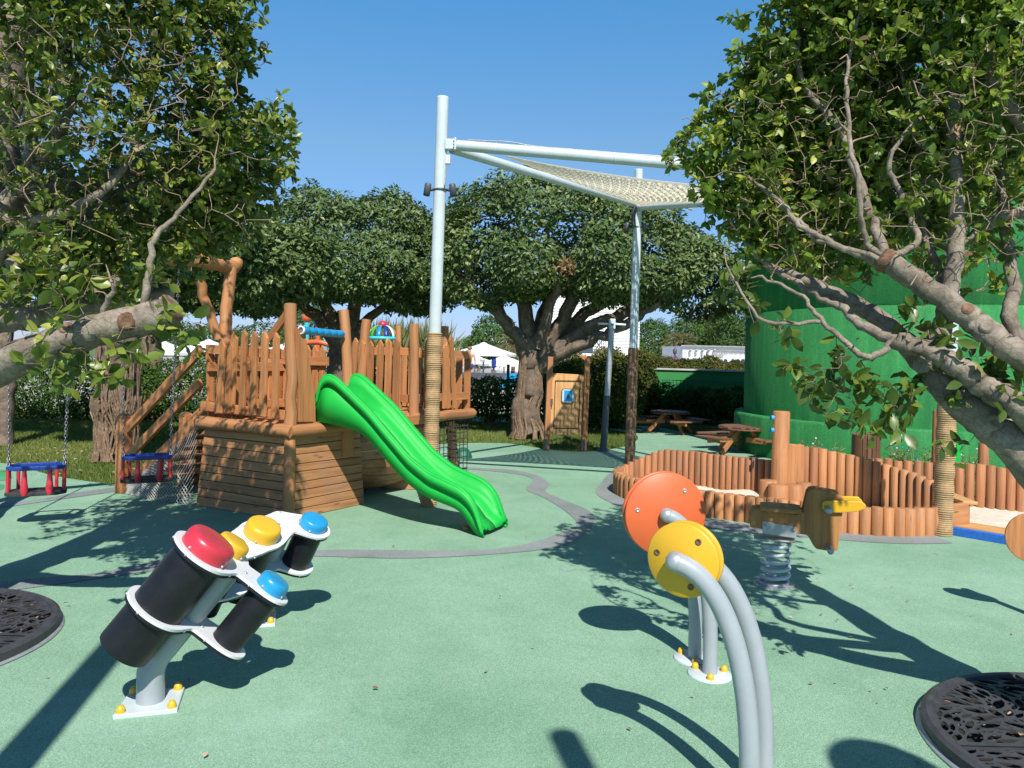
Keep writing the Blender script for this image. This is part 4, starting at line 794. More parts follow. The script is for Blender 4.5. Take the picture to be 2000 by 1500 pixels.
# telescope tube
a, b = D(589, 645, 6.85), D(669, 653, 7.35)
tube = thing('toy_telescope', 'sky blue ringed toy telescope tube fixed between the tall ship posts', 'toy telescope', (a+b)/2)
prof = []; L = (b-a).length
for i in range(6):
    z = L*i/6; prof += [(.034, z), (.0355, z+.006), (.0355, z+L/6-.012), (.0325, z+L/6-.008), (.0325, z+L/6-.002)]
m = MB(); m.lathe(prof, a, b-a, 20); m.build('tube', M['blue'], tube)
m = MB(); m.lathe([(.026, .012), (.037, .008), (.039, 0), (.039, -.014), (.027, -.014), (.026, .012)], a, b-a, 20, True, None, False); m.build('rim', M['white'], tube)
# swing corner post (tall bent log) and swing beam
c0 = sh(WA+.02, -.01, 0)
m = MB(); m.tube(wob([D(433, 808, 7.33), D(437, 740, 7.33), D(440, 650, 7.34), D(443, 600, 7.36), D(452, 522, 7.4)], .003, 5), lerpr(.062, .055, 21), 12); m.build('post', M['log'], ship)
for px in (437, 452): 
    m = MB(); b = onplane(px, 806, pf, dB); picket(m, b+nS*.045, onplane(px+8, 668, pf, dB)+nS*.05, .07, .026, nS); m.build('picket', M['wood'], ship, .004)
bp = [D(462, 512, 7.5), D(450, 522, 7.42), D(400, 510, 7.1), D(330, 503, 6.9), D(262, 496, 6.75), D(165, 474, 6.55)]; b6 = bp[-1]+V(-.75, -.85, .04)
m = MB(); m.tube(wob(bp+[b6], .006, 5), .068, 12); sb = m.build('swing_beam', M['log'], ship)
m = MB(); m.tube(wob([D(390, 540, 7.15), D(396, 575, 7.2), D(410, 610, 7.25), D(425, 662, 7.3)], .004, 5), .045, 10); m.build('knee_brace', M['log'], ship)
for s_ in (-1, 1): m = MB(); m.tube(wob([b6, b6+V(-.2+s_*.1, s_*.5, -1.2), V(b6.x-.3+s_*.3, b6.y+s_*.85, 0)], .004, 4), .065, 10); m.build('swing_leg', M['log'], ship)
# stairs
st = MB(); nw = V(-3.9, 7.96, 0); aS = WA+.06; La = (nw-sh(aS, 0, 0)).dot(dA)
def sw(a, b, z): return sh(aS+a, b, z)
st.bar(sw(La-.06, .0, .06), sw(-.05, .0, .84), .045, .15, UP); st.bar(sw(La-.06, .72, .06), sw(-.05, .72, .84), .045, .15, UP)
for i in range(6):
    u = (i+.5)/6; a = La*(1-u); z = .06+u*.74; st.bar(sw(a, -.02, z), sw(a, .74, z), .17, .032, UP)
so = st.build('stair', M['wood'], ship, .004)
for (b, h) in ((0, .80), (.72, .78)):
    m = MB(); m.bar(sw(La+.05, b, 0), sw(La+.05, b, h-.02), .11, .11, dA); m.lathe([(.078, h-.02), (.055, h+.01), (.0, h+.018)], sw(La+.05, b, 0), UP, 4, False); m.build('newel_post', M['wood'], so, .006)
    m = MB(); m.bar(sw(La, b, .66), sw(-.02, b, 1.50), .045, .095, UP); m.build('handrail', M['wood'], so, .006)
    m = MB(); m.bar(sw(La, b, .36), sw(-.02, b, 1.18), .045, .085, UP); m.build('handrail', M['wood'], so, .006)
m = MB()
for i in range(9): a = .12+i*.1; z = .84-(.78)*(a/La); m.bar(sw(a, .74, z-.02), sw(a, .74, z+.32), .085, .02, dA)
m.build('baluster_boards', M['wood'], so, .004)
# net under the stair
m = MB(); 
def netpt(u, v):   # u 0..1 along, v 0..1 up ; triangle below the stringer
    a = La*1.02*(1-u); zt = .05+.72*u; return sh(aS-.03+a, -.03-.05*math.sin(3*u)*(1-v), zt*v*.98+.005)
K = 26
for k in range(-K, K+1):
    for sgn in (1, -1):
        pts = []
        for q in range(13):
            v = q/12; u = k/K*1.0+sgn*v*.5
            if .03 <= u <= 1: pts.append(netpt(u, v))
        if len(pts) > 1: m.tube(pts, .0042, 4, False)
m.build('climbing_net', M['net'], so)
# barrel hull
m = MB(); n = 15
for i in range(n):
    a0 = -2.2+i*(3.5/n); a1 = a0+3.5/n-.018
    q = []
    for (bb, rr) in ((WB+.02, .80), (WB+.35, .97), (WB+.75, 1.0), (WB+1.25, .93)):
        for an in (a0, a1):
            q.append(sh(.46-.50*rr*math.cos(an), bb, .46+.43*rr*math.sin(an)))
    vs = q+[p+(sh(.46, 0, .46)+dB*((p-O).dot(dB))-p)*.07 for p in q]; fs = []
    for k in range(3): fs += [(2*k, 2*k+1, 2*k+3, 2*k+2), (8+2*k+2, 8+2*k+3, 8+2*k+1, 8+2*k), (2*k+1, 8+2*k+1, 8+2*k+3, 2*k+3), (2*k, 2*k+2, 8+2*k+2, 8+2*k)]
    fs += [(0, 8, 9, 1), (6, 7, 15, 14)]
    m.add(vs, fs, False, [V((p-O).dot(dB), (p-O).dot(dA), p.z) for p in vs])
m.build('barrel_hull', M['ply'], ship)
m = MB(); m.bar(sh(.03, WB, .78), sh(.03, WB+1.25, .78), .06, .1); m.build('gunwale', M['wood'], ship, .005)
# bow deck
B0 = V(-1.04, 8.56, 0)
def bw(a, b, z): return B0+dA*a+dB*b+UP*z
m = MB()
for i in range(9): m.bar(bw(-.0, .03+i*.115, DK-.03), bw(1.3, .03+i*.115, DK-.03), .108, .03)
m.build('deck', M['wood'], ship, .004)
m = MB(); m.tube(wob([bw(-.05, -.02, DK-.04), bw(.6, -.03, DK-.035), bw(1.3, -.02, DK-.03)], .003, 4), .062, 12); m.build('edge_log', M['log'], ship)
m = MB(); m.tube(wob([bw(-.03, -.04, DK-.04), bw(-.035, .5, DK-.035), bw(-.03, 1.02, DK-.03)], .003, 4), .06, 12); m.tube([bw(-.03, 1.02, DK-.03), bw(-.03, 1.08, DK-.03)], [.06, .03], 12); m.build('edge_log', M['log'], ship)
for (px0, py0, px1, py1, b, r0, r1) in [(808, 828, 809, 633, 8.55, .058, .054), (779, 800, 778, 636, 8.72, .036, .034), (700, 800, 716, 624, 8.95, .058, .054), (866, 806, 869, 637, 9.2, .05, .046), (884, 790, 876, 700, 9.35, .03, .028)]:
    m = MB(); m.tube(wob([D(px0, py0, b), D((px0+px1)/2, (py0+py1)/2+5, b), D(px1, py1, b)], .003, 4), lerpr(r0, r1, 9), 12); m.build('post', M['log'], ship)
pb = bw(0, -.02, 0); f = MB()
for i, (bx, tx, ty) in enumerate([(688, 701, 664), (703, 714, 668), (724, 731, 669), (742, 750, 668), (759, 766, 667), (775, 781, 665)]):
    b = onplane(bx, 795+i*.6, pb, dB); tp = onplane(tx, ty, pb, dB); picket(f, b+nS*.03, tp+nS*.05, .082, .026, nS)
fn = f.build('picket_fence', M['wood'], ship, .004)
for z in (.99, 1.52): m = MB(); m.bar(bw(-.0, .03, z), bw(.95, .03, z+.0), .035, .09); m.build('rail', M['wood'], fn, .004)
pr = bw(-.02, 0, 0); f = MB()
for i, (bx, tx, ty) in enumerate([(828, 827, 668), (864, 862, 676), (872, 866, 672), (884, 874, 658)]):
    b = onplane(bx, 798-i*.5, pr, dA); tp = onplane(tx, ty, pr, dA); picket(f, b-dA*.03, tp-dA*.05, .062, .026, -dA)
fn = f.build('picket_fence', M['wood'], ship, .004)
for z in (1.0, 1.50): m = MB(); m.bar(bw(.02, -.03, z), bw(.02, .98, z), .035, .09); m.build('rail', M['wood'], fn, .004)
f = MB()
for i in range(10): b = bw(.05+i*.12, 1.02, DK); picket(f, b, b+UP*.72, .085, .025, -dB)
f.build('picket_fence', M['wood'], ship, .004)
m = MB(); m.tube([bw(.0, .0, 0), bw(.0, .0, .78)], .062, 12); m.build('corner_post', M['log'], ship)
tri = [onplane(px, py, bw(0, -.03, 0), dB) for px, py in [(758, 953), (816, 957), (819, 948), (812, 895), (797, 890)]]
m = MB(); p0 = [G(752, 955), G(818, 957)]; planks(m, p0[0]+V(0, 0, .0), p0[1], p0[0]+V(.22, .03, .42), p0[1]+V(-.03, 0, .46), 4, .03, V(.2, -1, 0).normalized()); m.build('bow_foot', M['ply'], ship, .004)
m = MB(); q0, q1 = G(888, 921), D(879, 822, 9.35); m.tube([q1+V(0, 0, .02), q1.lerp(q0, .5), q0], [.055, .06, .068], 12); lp = m.build('rope_wound_post', M['log'], ship)
m = MB(); pts = []
for i in range(150):
    u = i/149; a = u*2*math.pi*11; p = q1.lerp(q0, .05+.9*u); R = .058+.011*u; pts.append(p+V(R*math.cos(a), R*math.sin(a), .012*math.sin(a*.5)))
m.tube(pts, .008, 5); m.build('rope_coil', M['bnet'], lp)
m = MB(); A0, A1 = bw(-.02, .08, 0), bw(-.02, .95, 0)
for i in range(12): p = A0.lerp(A1, i/11); m.tube([p+UP*.02, p+UP*.74], .005, 4, False)
for k in range(10): m.tube([A0+UP*(.04+k*.075), A1+UP*(.04+k*.075)], .005, 4, False)
m.build('climbing_net', M['bnet'], ship)
# ================================================================ SLIDE
s0 = V(-1.69, 7.24, 0); sd = V(.907, -.42, 0).normalized(); sn = V(-sd.y, sd.x, 0); hw = .205
near = s0-sn*hw
def prof(px): return [((q-near).dot(sd), q.z) for q in (onplane(a, b, near, sn) for a, b in px)]
lip = prof([(617, 800), (620, 760), (628, 738), (641, 729), (657, 735), (690, 766), (722, 797), (760, 843), (800, 890), (840, 922), (875, 938), (902, 951), (922, 970), (936, 1000), (947, 1046)])
bot = prof([(614, 822), (650, 829), (690, 838), (712, 850), (735, 875), (762, 908), (800, 948), (835, 972), (870, 985), (897, 996), (912, 1012), (922, 1036), (928, 1048)])
def ip(pr, s):
    for (a, b), (c, d) in zip(pr, pr[1:]):
        if a <= s <= c: return b+(d-b)*(s-a)/(c-a+1e-9)
    return pr[0][1] if s < pr[0][0] else pr[-1][1]
lip.sort(); bot.sort()
Ss = [lip[0][0]+(lip[-1][0]-lip[0][0])*i/56 for i in range(57)]
def sm(arr, k=2): return [sum(arr[max(0, i-k):i+k+1])/len(arr[max(0, i-k):i+k+1]) for i in range(len(arr))]
ZL, ZB = sm([ip(lip, s) for s in Ss], 1), sm([ip(bot, s) for s in Ss], 2)
BED = sm([max(b+.015, min(l-.15, b+.10) if s < .35 else l-.14) for s, l, b in zip(Ss, ZL, ZB)], 3)
m = MB(); rows = []
for s, zl, zb, zd in zip(Ss, ZL, ZB, BED):
    zb = max(zb, .004); h = max(zl, .06); zd = min(max(zd, .014), h-.03)
    ft = max(zb+.012, h-.085)
    strips = [[(-hw-.004, zb), (-hw-.004, ft)], [(-hw-.004, ft), (-hw-.032, ft-.002)], [(-hw-.032, ft-.002), (-hw-.034, h-.012)], [(-hw-.034, h-.012), (-hw-.024, h-.001), (-hw-.004, h+.001), (-hw+.014, h-.006), (-hw+.024, h-.02)],
              [(-hw+.024, h-.02), (-hw+.045, max(zd+.03, h-.10)), (-hw+.062, zd+.012), (-hw+.09, zd+.001), (0, zd)]]
    strips += [[(-x, z) for x, z in st_[::-1]] for st_ in strips[::-1]]
    rows.append([[s0+sd*s+sn*x+UP*z for x, z in st_] for st_ in strips])
for q in range(len(rows[0])):
    k = len(rows[0][q]); vs = [p for r_ in rows for p in r_[q]]
    m.add(vs, [(i*k+j, (i+1)*k+j, (i+1)*k+j+1, i*k+j+1) for i in range(len(rows)-1) for j in range(k-1)], True, None, .5)
slide = m.build('slide', M['green'], None, 0, .006); tag(slide, 'bright green plastic wavy slide running down from the pirate ship deck', 'slide')
sb_ = G(910, 1034); m = MB(); m.lathe([(.03, 0), (.032, .02), (.02, .03), (0, .033)], sb_, UP, 14); tag(m.build('slide_anchor', M['wood']), 'small brown wooden peg on the ground under the slide foot', 'peg')
# ================================================================ SHADE SAIL STRUCTURE
pA, pB, pC = G(838, 988), G(1230, 905), G(1840, 1045)
tA, tB = D(865, 188, pA.y+.0), D(1248, 330, pB.y); tC = D(1866, 330, pC.y)+V(.02, 0, .9)
sf = thing('steel_canopy_frame', 'tall pale grey steel poles and beams carrying the shade sail, feet wound with rope', 'shade frame', (pA+pB+pC)/3)
def pole(b, tp, r0, zr, ropemat, wrap=True):
    m = MB(); m.tube([b, b.lerp(tp, .5), tp-(tp-b).normalized()*.02], [r0, r0*.97, r0*.95], 24, False); m.lathe([(r0*.95, 0), (r0*.9, .012), (0, .016)], tp-(tp-b).normalized()*.02, tp-b, 24)
    o = m.build('pole', M['pole'], sf)
    d = (tp-b).normalized(); Lr = zr/d.z; n = int(Lr/.019); pf_ = []
    for i in range(n):
        z = Lr*i/n; s = Lr/n; rr = r0+.006+.003*math.sin(i*.7)
        pf_ += [(rr, z), (rr+.0075, z+s*.3), (rr+.0075, z+s*.7), (rr, z+s*.98)]
    m = MB(); m.lathe(pf_, b, d, 22); w = m.build('rope_wrap', ropemat, o); return o
poA = pole(pA, tA, .062, D(848, 650, pA.y).z, M['rope'])
poB = pole(pB, tB, .062, D(1237, 680, pB.y).z, M['rope2'])
poC = pole(pC, tC, .068, D(1850, 760, pC.y).z, M['rope'])
kA = D(872, 284, pA.y-.02); kC = D(1872, 366, pC.y-.02); kB = D(1243, 402, pB.y)
beamA = [D(893, 284, pA.y-.03), kC]
m = MB(); m.tube(beamA, .052, 18); bm = m.build('beam', M['pole'], sf)
m = MB(); bb0 = D(884, 291, pA.y+.03); m.tube([bb0, kB+V(0, 0, .02)], .05, 18); m.build('beam', M['pole'], sf)
m = MB(); m.tube([kB+V(0, 0, -.02), kC], .05, 18); m.build('beam', M['pole'], sf)
m = MB(); c = D(880, 283, pA.y-.02); m.box(c, (.10, .09, .1)); m.box(c+V(.05, 0, 0), (.02, .13, .12))
for z in (-.03, .0, .03): m.lathe([(.008, 0), (.008, .01), (0, .014)], c+V(.035, -.046, z), V(0, -1, 0), 6, False)
m.build('bracket', M['pole'], sf, .004)
m = MB()
for u in (.085, .15, .34, .52, .7): p = beamA[0].lerp(beamA[1], u); m.torus(p, beamA[1]-beamA[0], .054, .004, 18, 5)
m.build('cable_tie', M['white'], sf)
m = MB(); m.tube(wob([beamA[0]+V(.1, -.02, .05), beamA[0].lerp(beamA[1], .1)+V(0, 0, .075), beamA[0].lerp(beamA[1], .2)+V(0, 0, .055), beamA[0].lerp(beamA[1], .4)+V(0, 0, .057), beamA[0].lerp(beamA[1], .8)+V(0, 0, .056)], .002, 5), .007, 6); m.build('cable', M['steel'], sf)
m = MB(); m.box(D(875, 312, pA.y-.02), (.045, .05, .085)); m.build('junction_box', M['white'], sf, .004)
m = MB(); m.tube(wob([D(872, 322, pA.y-.07), D(870, 345, pA.y-.07), D(868, 362, pA.y-.08)], .001, 4), .006, 6); m.build('cable', M['steel'], sf)
def spots(px, py, d, par, k=1.):
    c = D(px, py, d); m = MB(); m.torus(c, UP, .066, .008, 20, 6); m.build('clamp', M['dgrey'], par)
    for s_ in (-1, 1):
        m = MB(); m.tube([c+V(s_*.066, 0, 0), c+V(s_*.1, 0, .005)], .012, 8); m.ball(c+V(s_*.085, -.01, 0), .018, 10)
        t0, t1 = c+V(s_*.118, -.02, .055), c+V(s_*.132, -.03, -.06); ax = (t1-t0).normalized()
        m.lathe([(.0, -.004), (.03, 0), (.033, .01), (.033, .12), (.03, .12), (.028, .1), (0, .1)], t0, ax, 16); m.build('spotlight', M['dgrey'], par)
spots(860, 371, pA.y, poA); spots(1241, 444, pB.y, poB)
m = MB(); m.tube(wob([kB+V(-.03, -.08, -.02), kB+V(-.05, -.09, -.15), D(1238, 440, pB.y-.07)], .002, 4), .03, 8); m.build('cable_duct', M['dgrey'], sf)
# unseen poles, guessed and added for the shadows at lower left and bottom centre
for (bx, by, hh, rr) in ((-1.28, .25, 4.0, .085), (.93, -.62, 4.0, .062)):
    m = MB(); m.tube([V(bx, by, 0), V(bx+.02, by, hh)], rr, 20); tag(m.build('shadow_pole', M['pole']), 'unseen grey pole put beside the camera to cast the slanted shadow at lower left' if bx < 0 else 'unseen grey pole put behind the camera to cast the short shadow at bottom centre', 'pole')
gb = V(1.95, .12, 0); t = thing('shadow_globe', 'unseen globe on a pole added beside the camera to cast the soft round shadow at lower right', 'lamp post', gb)
m = MB(); m.tube([gb, gb+UP*2.75], .035, 12); m.build('pole', M['dgrey'], t); m = MB(); m.ball(gb+UP*2.92, .21, 24); m.build('globe', M['white'], t)  # unlit globe, added only for the round shadow it throws
# sail
cA, cB_, cC = D(975, 301, pA.y+.1), kB+V(-.02, -.1, .0), kC+V(-.25, .15, -.02)
sail = MB(); nu, nv = 210, 84; gv = {}
eb = lambda p, q, u, sag, inw: p.lerp(q, u)+inw*(4*u*(1-u)*sag)+V(0, 0, -.08*4*u*(1-u))
cen = (cA+cB_+cC)/3
def sailpt(u, v):    # u from corner A outwards, v across from the A-C side to the A-B side
    inC = (cen-(cA+cC)/2).normalized(); inB = (cen-(cA+cB_)/2).normalized(); inBC = (cen-(cB_+cC)/2).normalized()
    p = eb(cA, cC, u, .28, inC); q = eb(cA, cB_, u, .3, inB); r_ = p.lerp(q, v)
    return r_+V(0, 0, -.10*math.sin(math.pi*u)*math.sin(math.pi*v))+inBC*(.18*u*u*4*v*(1-v))
holes = 0; vs, fs = [], []
for i in range(nu+1):
    for j in range(nv+1):
        u, v = .02+.98*i/nu, j/nv; p = sailpt(u, v)
        ph = (i % 3) if True else 0
        lift = (.02 if (i//3+j//2) % 2 else -.016)*(1 if .05 < v < .97 else 0)*min(1, u*1.1)
        vs.append(p+V(0, 0, lift))
for i in range(nu):
    for j in range(nv):
        edge = j < 4 or j > nv-2 or i < 2 or i > nu-4
        hole = (((i+(j//2 % 2)*3) % 6 < 3) and (j % 3 == (i+(j//2 % 2)*3) % 3)) and not edge
        if hole: continue
        fs.append((i*(nv+1)+j, (i+1)*(nv+1)+j, (i+1)*(nv+1)+j+1, i*(nv+1)+j+1))
sail.add(vs, fs, True); so_ = sail.build('shade_sail', M['cream'], None, 0, .003); tag(so_, 'cream leaf cut shade sail slung between the grey poles', 'shade sail')
# ================================================================ TODDLER SWINGS
def swing(lab, c, ang, top):
    """seat of blue ring, red spindles and black base, hung on two chains from the beam"""
    t = thing('toddler_swing', lab, 'swing', c, 'toddler swings under the fig tree')
    ax = V(math.cos(ang), math.sin(ang), 0); ay = V(-ax.y, ax.x, 0); P = lambda x, y, z: c+ax*x+ay*y+UP*z
    oc = [(-.215, -.06), (-.215, .06), (-.15, .125), (.15, .125), (.215, .06), (.215, -.06), (.15, -.125), (-.15, -.125)]
    m = MB(); k = len(oc); vs = []
    for (f, z) in ((1, .215), (1, .25), (.84, .25), (.84, .215)): vs += [P(x*f, y*f, z) for x, y in oc]
    m.add(vs, [(r*k+i, r*k+(i+1) % k, ((r+1) % 4)*k+(i+1) % k, ((r+1) % 4)*k+i) for r in range(4) for i in range(k)]); m.build('top_ring', M['dblue'], t, .008)
    m = MB(); m.prism([(x*1.03, y*1.02) for x, y in oc], P(0, 0, .02), ax, ay, .034); m.build('seat_base', M['bnet'], t, .008)
    for x, y in oc[:2]+[oc[4], oc[5]]+[(-.15, .125), (.15, .125)]:
        m = MB(); m.tube([P(x*.93, y*.93, .03), P(x*.93, y*.93, .22)], .014, 10); m.build('spindle', M['red'], t)
    for x in (-.08, .1):
        m = MB(); m.tube([P(x, -.115, .01), P(x, -.118, .05), P(x, -.118, .11), P(x, -.115, .22)], [.02, .032, .024, .015], 10); m.build('leg_guard', M['red'], t)
    for s_ in (-1, 1):
        q0 = P(s_*.2, 0, .34); q1 = Vector(top)+ax*s_*.24; m = MB()
        for y in (-.06, .06): chain(m, P(s_*.2, y, .25), q0)
        chain(m, q0, q1); m.build('chain', M['chain'], t)
    return t
def chain(m, a, b):
    L = (b-a).length; n = max(2, int(L/.026)); d = (b-a).normalized(); _, u, w = frame(d)
    for i in range(n): m.torus(a.lerp(b, (i+.5)/n), u if i % 2 else w, .0105, .0042, 8, 4, 1.75, d)
sang = math.atan2(.72, .58)
for lab, px, py, zz, off in (('left toddler swing with blue ring and red spindles, nearest of the pair', 71, 965, .25, 0), ('right toddler swing with blue ring hanging in front of the stair newel post', 286, 940, .25, 0)):
    c = G(px, py, zz); c = V(c.x, c.y, zz)
    best = min(((p-c).xy.length, i) for i, p in enumerate(bp+[b6])); tp = c+V(0, 0, 2.05)
    swing(lab, c, math.radians(28), tp)
# ================================================================ DOOR PANEL
dp0, dp1 = G(1067, 880), G(1139, 879); dp1.y = dp0.y+.1
t = thing('play_door_panel', 'wooden play door panel on two posts with a small blue framed water drop sign', 'door panel', (dp0+dp1)/2)
dx = (dp1-dp0).normalized(); dn = V(dx.y, -dx.x, 0); wd = (dp1-dp0).length
for i, p in enumerate((dp0, dp1)):
    m = MB(); m.bar(p, p+V(.03, 0, 1.5), .085, .085, dx); m.build('post', M['wood'], t, .008)
    m = MB(); m.box(p+dn*.05+V(-.02, 0, .09), (.05, .012, .2)); m.build('post_shoe', M['dgrey'], t)
m = MB(); m.hexa([dp0+dx*.05+UP*.26-dn*.0, dp1-dx*.05+UP*.25, dp1-dx*.05+UP*.25-dn*.022, dp0+dx*.05+UP*.26-dn*.022, dp0+dx*.06+UP*1.24, dp1-dx*.02+UP*1.22, dp1-dx*.02+UP*1.22-dn*.022, dp0+dx*.06+UP*1.24-dn*.022], .5, [V(0, 0, 0), V(0, .5, 0), V(0, .5, .02), V(0, 0, .02), V(1, 0, 0), V(1, .5, 0), V(1, .5, .02), V(1, 0, .02)]); pn = m.build('door_board', M['pale'], t, .004)
m = MB(); c = (dp0+dp1)/2+dn*.004+V(.015, 0, 0)
for (a, b) in (((-.21, .36), (.2, .36)), ((.2, .36), (.21, 1.12)), ((.21, 1.12), (-.2, 1.12)), ((-.2, 1.12), (-.21, .36))): m.bar(c+dx*a[0]+UP*a[1], c+dx*b[0]+UP*b[1], .012, .012, dn)
m.build('door_outline', M['bnet'], pn)
c = (dp0+dp1)/2+V(.02, 0, .88)+dn*.014
def rr(w, h, r): return [(sx*(w-r)+r*math.cos(a), sy*(h-r)+r*math.sin(a)) for (sx, sy, a0) in ((1, 1, 0), (-1, 1, 90), (-1, -1, 180), (1, -1, 270)) for a in [math.radians(a0+k*30) for k in range(4)]]
m = MB(); m.prism(rr(.105, .115, .04), c, dx, UP, .024); m.build('sign_frame', M['dgrey'], pn)
m = MB(); m.prism(rr(.094, .104, .034), c+dn*.01, dx, UP, .012); m.build('sign_rim', M['pole'], pn)
m = MB(); m.prism(rr(.066, .088, .004), c+dn*.014, dx, UP, .012); m.build('sign_plate', M['blue'], pn)
m = MB(); m.prism([(0, .045), (.016, .012), (.024, -.012), (.018, -.03), (0, -.036), (-.018, -.03), (-.024, -.012), (-.016, .012)], c+dn*.018, dx, UP, .012); m.build('water_drop', M['dgrey'], pn)
m = MB(); m.box(dp0+dx*.06+dn*.05+V(0, 0, .78), (.03, .03, .1)); m.build('hinge', M['dgrey'], pn)
m = MB(); m.prism([(-.05, .06), (.16, .06), (.16, .045), (.06, -.02)], dp1+V(-.07, 0, 1.47), dx, UP, .02); m.build('corner_brace', M['wood'], t)
# ================================================================ LAMP POST
lb = G(1178, 881); lt = D(1195, 640, lb.y)
t = thing('lamp_post', 'slim two tone grey lamp post with a white crossbar lamp under the fig branches', 'lamp post', lb)
md = lb.lerp(lt, .45); m = MB(); m.tube([lb, md], [.058, .05], 14); m.lathe([(.1, 0), (.09, .03), (.06, .05)], lb, UP, 14); m.build('lower_pole', M['dgrey'], t)
m = MB(); m.tube([md, lt], .047, 14); m.build('upper_pole', M['steel'], t)
m = MB(); m.box(lt+V(0, -.02, .06), (.10, .10, .16)); m.build('lamp_box', M['pole'], t, .008)
m = MB(); m.tube([lt+V(-.22, 0, .06), lt+V(-.05, 0, .06)], .018, 10); m.tube([lt+V(.05, 0, .06), lt+V(.22, 0, .05)], .018, 10); m.build('lamp_arm', M['white'], t)
m = MB(); m.box(lt+V(0, -.083, .05), (.04, .01, .03)); m.build('sensor', M['dgrey'], t)
# ================================================================ PICNIC TABLES
def picnic(lab, c, rz, tone):
    t = thing('picnic_table', lab, 'picnic table', V(0, 0, 0), 'round picnic tables')
    m = MB()
    for i in range(9):
        x = -.36+i*.09; h = math.sqrt(max(0, .405**2-x*x)); h2 = math.sqrt(max(0.002, .405**2-(abs(x)+.04)**2)) if abs(x)+.04 < .405 else .1
        m.prism([(-.042, -min(h, h2)), (.042, -min(h, h2)), (.042, min(h, h2)), (-.042, min(h, h2))], V(x, 0, .43), V(1, 0, 0), V(0, 1, 0), .026)
    vs = [(.40*math.cos(k*math.pi/12), .40*math.sin(k*math.pi/12)) for k in range(24)]; m.prism(vs, V(0, 0, .405), V(1, 0, 0), V(0, 1, 0), .022); m.build('table_top', M[tone], t, .004)
    for q in range(4):
        a = q*math.pi/2; R = Matrix.Rotation(a, 3, 'Z'); m = MB()
        for k in range(4):
            r0 = .52+k*.062; w = .56+k*.05 if k < 3 else .6
            m.hexa([R@V(r0, -w*.5, .262), R@V(r0+.055, -w*.5-.02, .262), R@V(r0+.055, w*.5+.02, .262), R@V(r0, w*.5, .262), R@V(r0, -w*.5, .286), R@V(r0+.055, -w*.5-.02, .286), R@V(r0+.055, w*.5+.02, .286), R@V(r0, w*.5, .286)], None, [V(0, 0, 0), V(0, .05, 0), V(.6, .05, 0), V(.6, 0, 0)]*2)
        m.build('bench', M[tone], t, .004)
        m = MB(); m.bar(R@V(.14, .03, .39), R@V(.52, .03, 0.0), .075, .04, R@V(0, 1, 0)); m.build('leg', M['wood'], t, .004)
        m = MB(); m.bar(R@V(.1, -.03, .235), R@V(.74, -.03, .235), .035, .085); m.build('bench_arm', M['wood'], t, .004)
    t.location = c; t.rotation_euler = (0, 0, rz); return t
c1 = D(1452, 868, 12.5); c1.z = 0; p1 = picnic('nearer round picnic table, dark brown, half behind the palisade post', c1, .5, 'dwood')
c2 = D(1308, 822, 15.75); c2.z = 0; dup(p1, c2, .28, 'farther round picnic table beyond the right shade pole')
# ================================================================ SANDBOX
def loop_ground(px, h=0): return [G(*q, h) for q in px]
sx = thing('sandbox', 'curved sandbox ring of short upright pine logs with a raised back wall', 'sandbox', V(2.8, 7.6, 0))
front = wob([V(3.80, 6.80, 0), V(3.4, 6.72, 0), V(3.02, 6.78, 0), V(2.5, 7.0, 0), V(1.95, 7.35, 0), V(1.5, 7.8, 0), V(1.26, 8.25, 0), V(1.22, 8.68, 0), V(1.36, 9.02, 0), V(1.62, 9.15, 0), V(1.95, 9.05, 0), V(2.4, 8.7, 0), V(2.84, 8.3, 0)], 0, 24)
def walk(P, fn):
    i, pos, out_ = 0, P[0], []
    while True:
        out_.append(pos); step = fn(pos); nxt = None
        while i < len(P)-1:
            if (P[i+1]-pos).xy.length >= step: d_ = (P[i+1]-pos); nxt = pos+d_*(step/d_.xy.length); break
            i += 1
        if nxt is None: return out_
        pos = nxt
isback = lambda p: p.y > 8.72 or (p.x > 1.5 and p.y > 8.2)
for p in walk(front, lambda p: .076 if isback(p) else .097):
    back = isback(p); k = 0 if not back else min(1, max(0, (p.x-1.35)/.5)); h = .245+.19*k+random.uniform(-.006, .006); r_ = .0385 if back else .049
    m = MB(); m.lathe([(r_, -.05), (r_, h-.006), (r_-.006, h)], p, V(random.gauss(0, .004), random.gauss(0, .004), 1), 14, True); m.g = [tuple((q[2], q[0]*1., q[1]*1.)) for q in m.g]; m.build('log', M['redlog'] if back else M['log'], sx)
sandpoly = [(q.x, q.y) for q in front[::6]]+[(3.2, 7.9), (3.8, 7.6), (4.1, 7.2)]
def sandsheet(name, poly, z):
    P = smooth2(poly, 1, True); mb = MB(); c = sum((Vector((q[0], q[1], 0)) for q in poly), V(0, 0, 0))/len(poly); vs = []; nr = 8
    for i, q in enumerate(poly):
        for k in range(nr+1):
            p = c.lerp(V(q[0], q[1], 0), k/nr); vs.append(V(p.x, p.y, z+.018*math.sin(p.x*9+p.y*4)+.014*math.sin(p.y*13-p.x*3)))
    n = len(poly); mb.add(vs, [(i*(nr+1)+k, i*(nr+1)+k+1, ((i+1) % n)*(nr+1)+k+1, ((i+1) % n)*(nr+1)+k) for i in range(n) for k in range(nr)], True); return tag(mb.build(name, M['sand']), kind='structure')
sandsheet('sand', sandpoly, .06)
m = MB(); a, b = V(3.92, 6.85, 0), V(4.14, 6.94, 0); m.bar(a+UP*.12, b+UP*.13, .05, .28); m.bar(b+UP*.13+V(.0, .0, 0), V(4.2, 7.5, .13), .06, .27); m.build('corner_board', M['log'], sx, .006)
m = MB(); m.bar(V(4.16, 6.92, .265), V(4.22, 7.5, .27), .13, .03); m.build('cap_board', M['pale'], sx, .006)
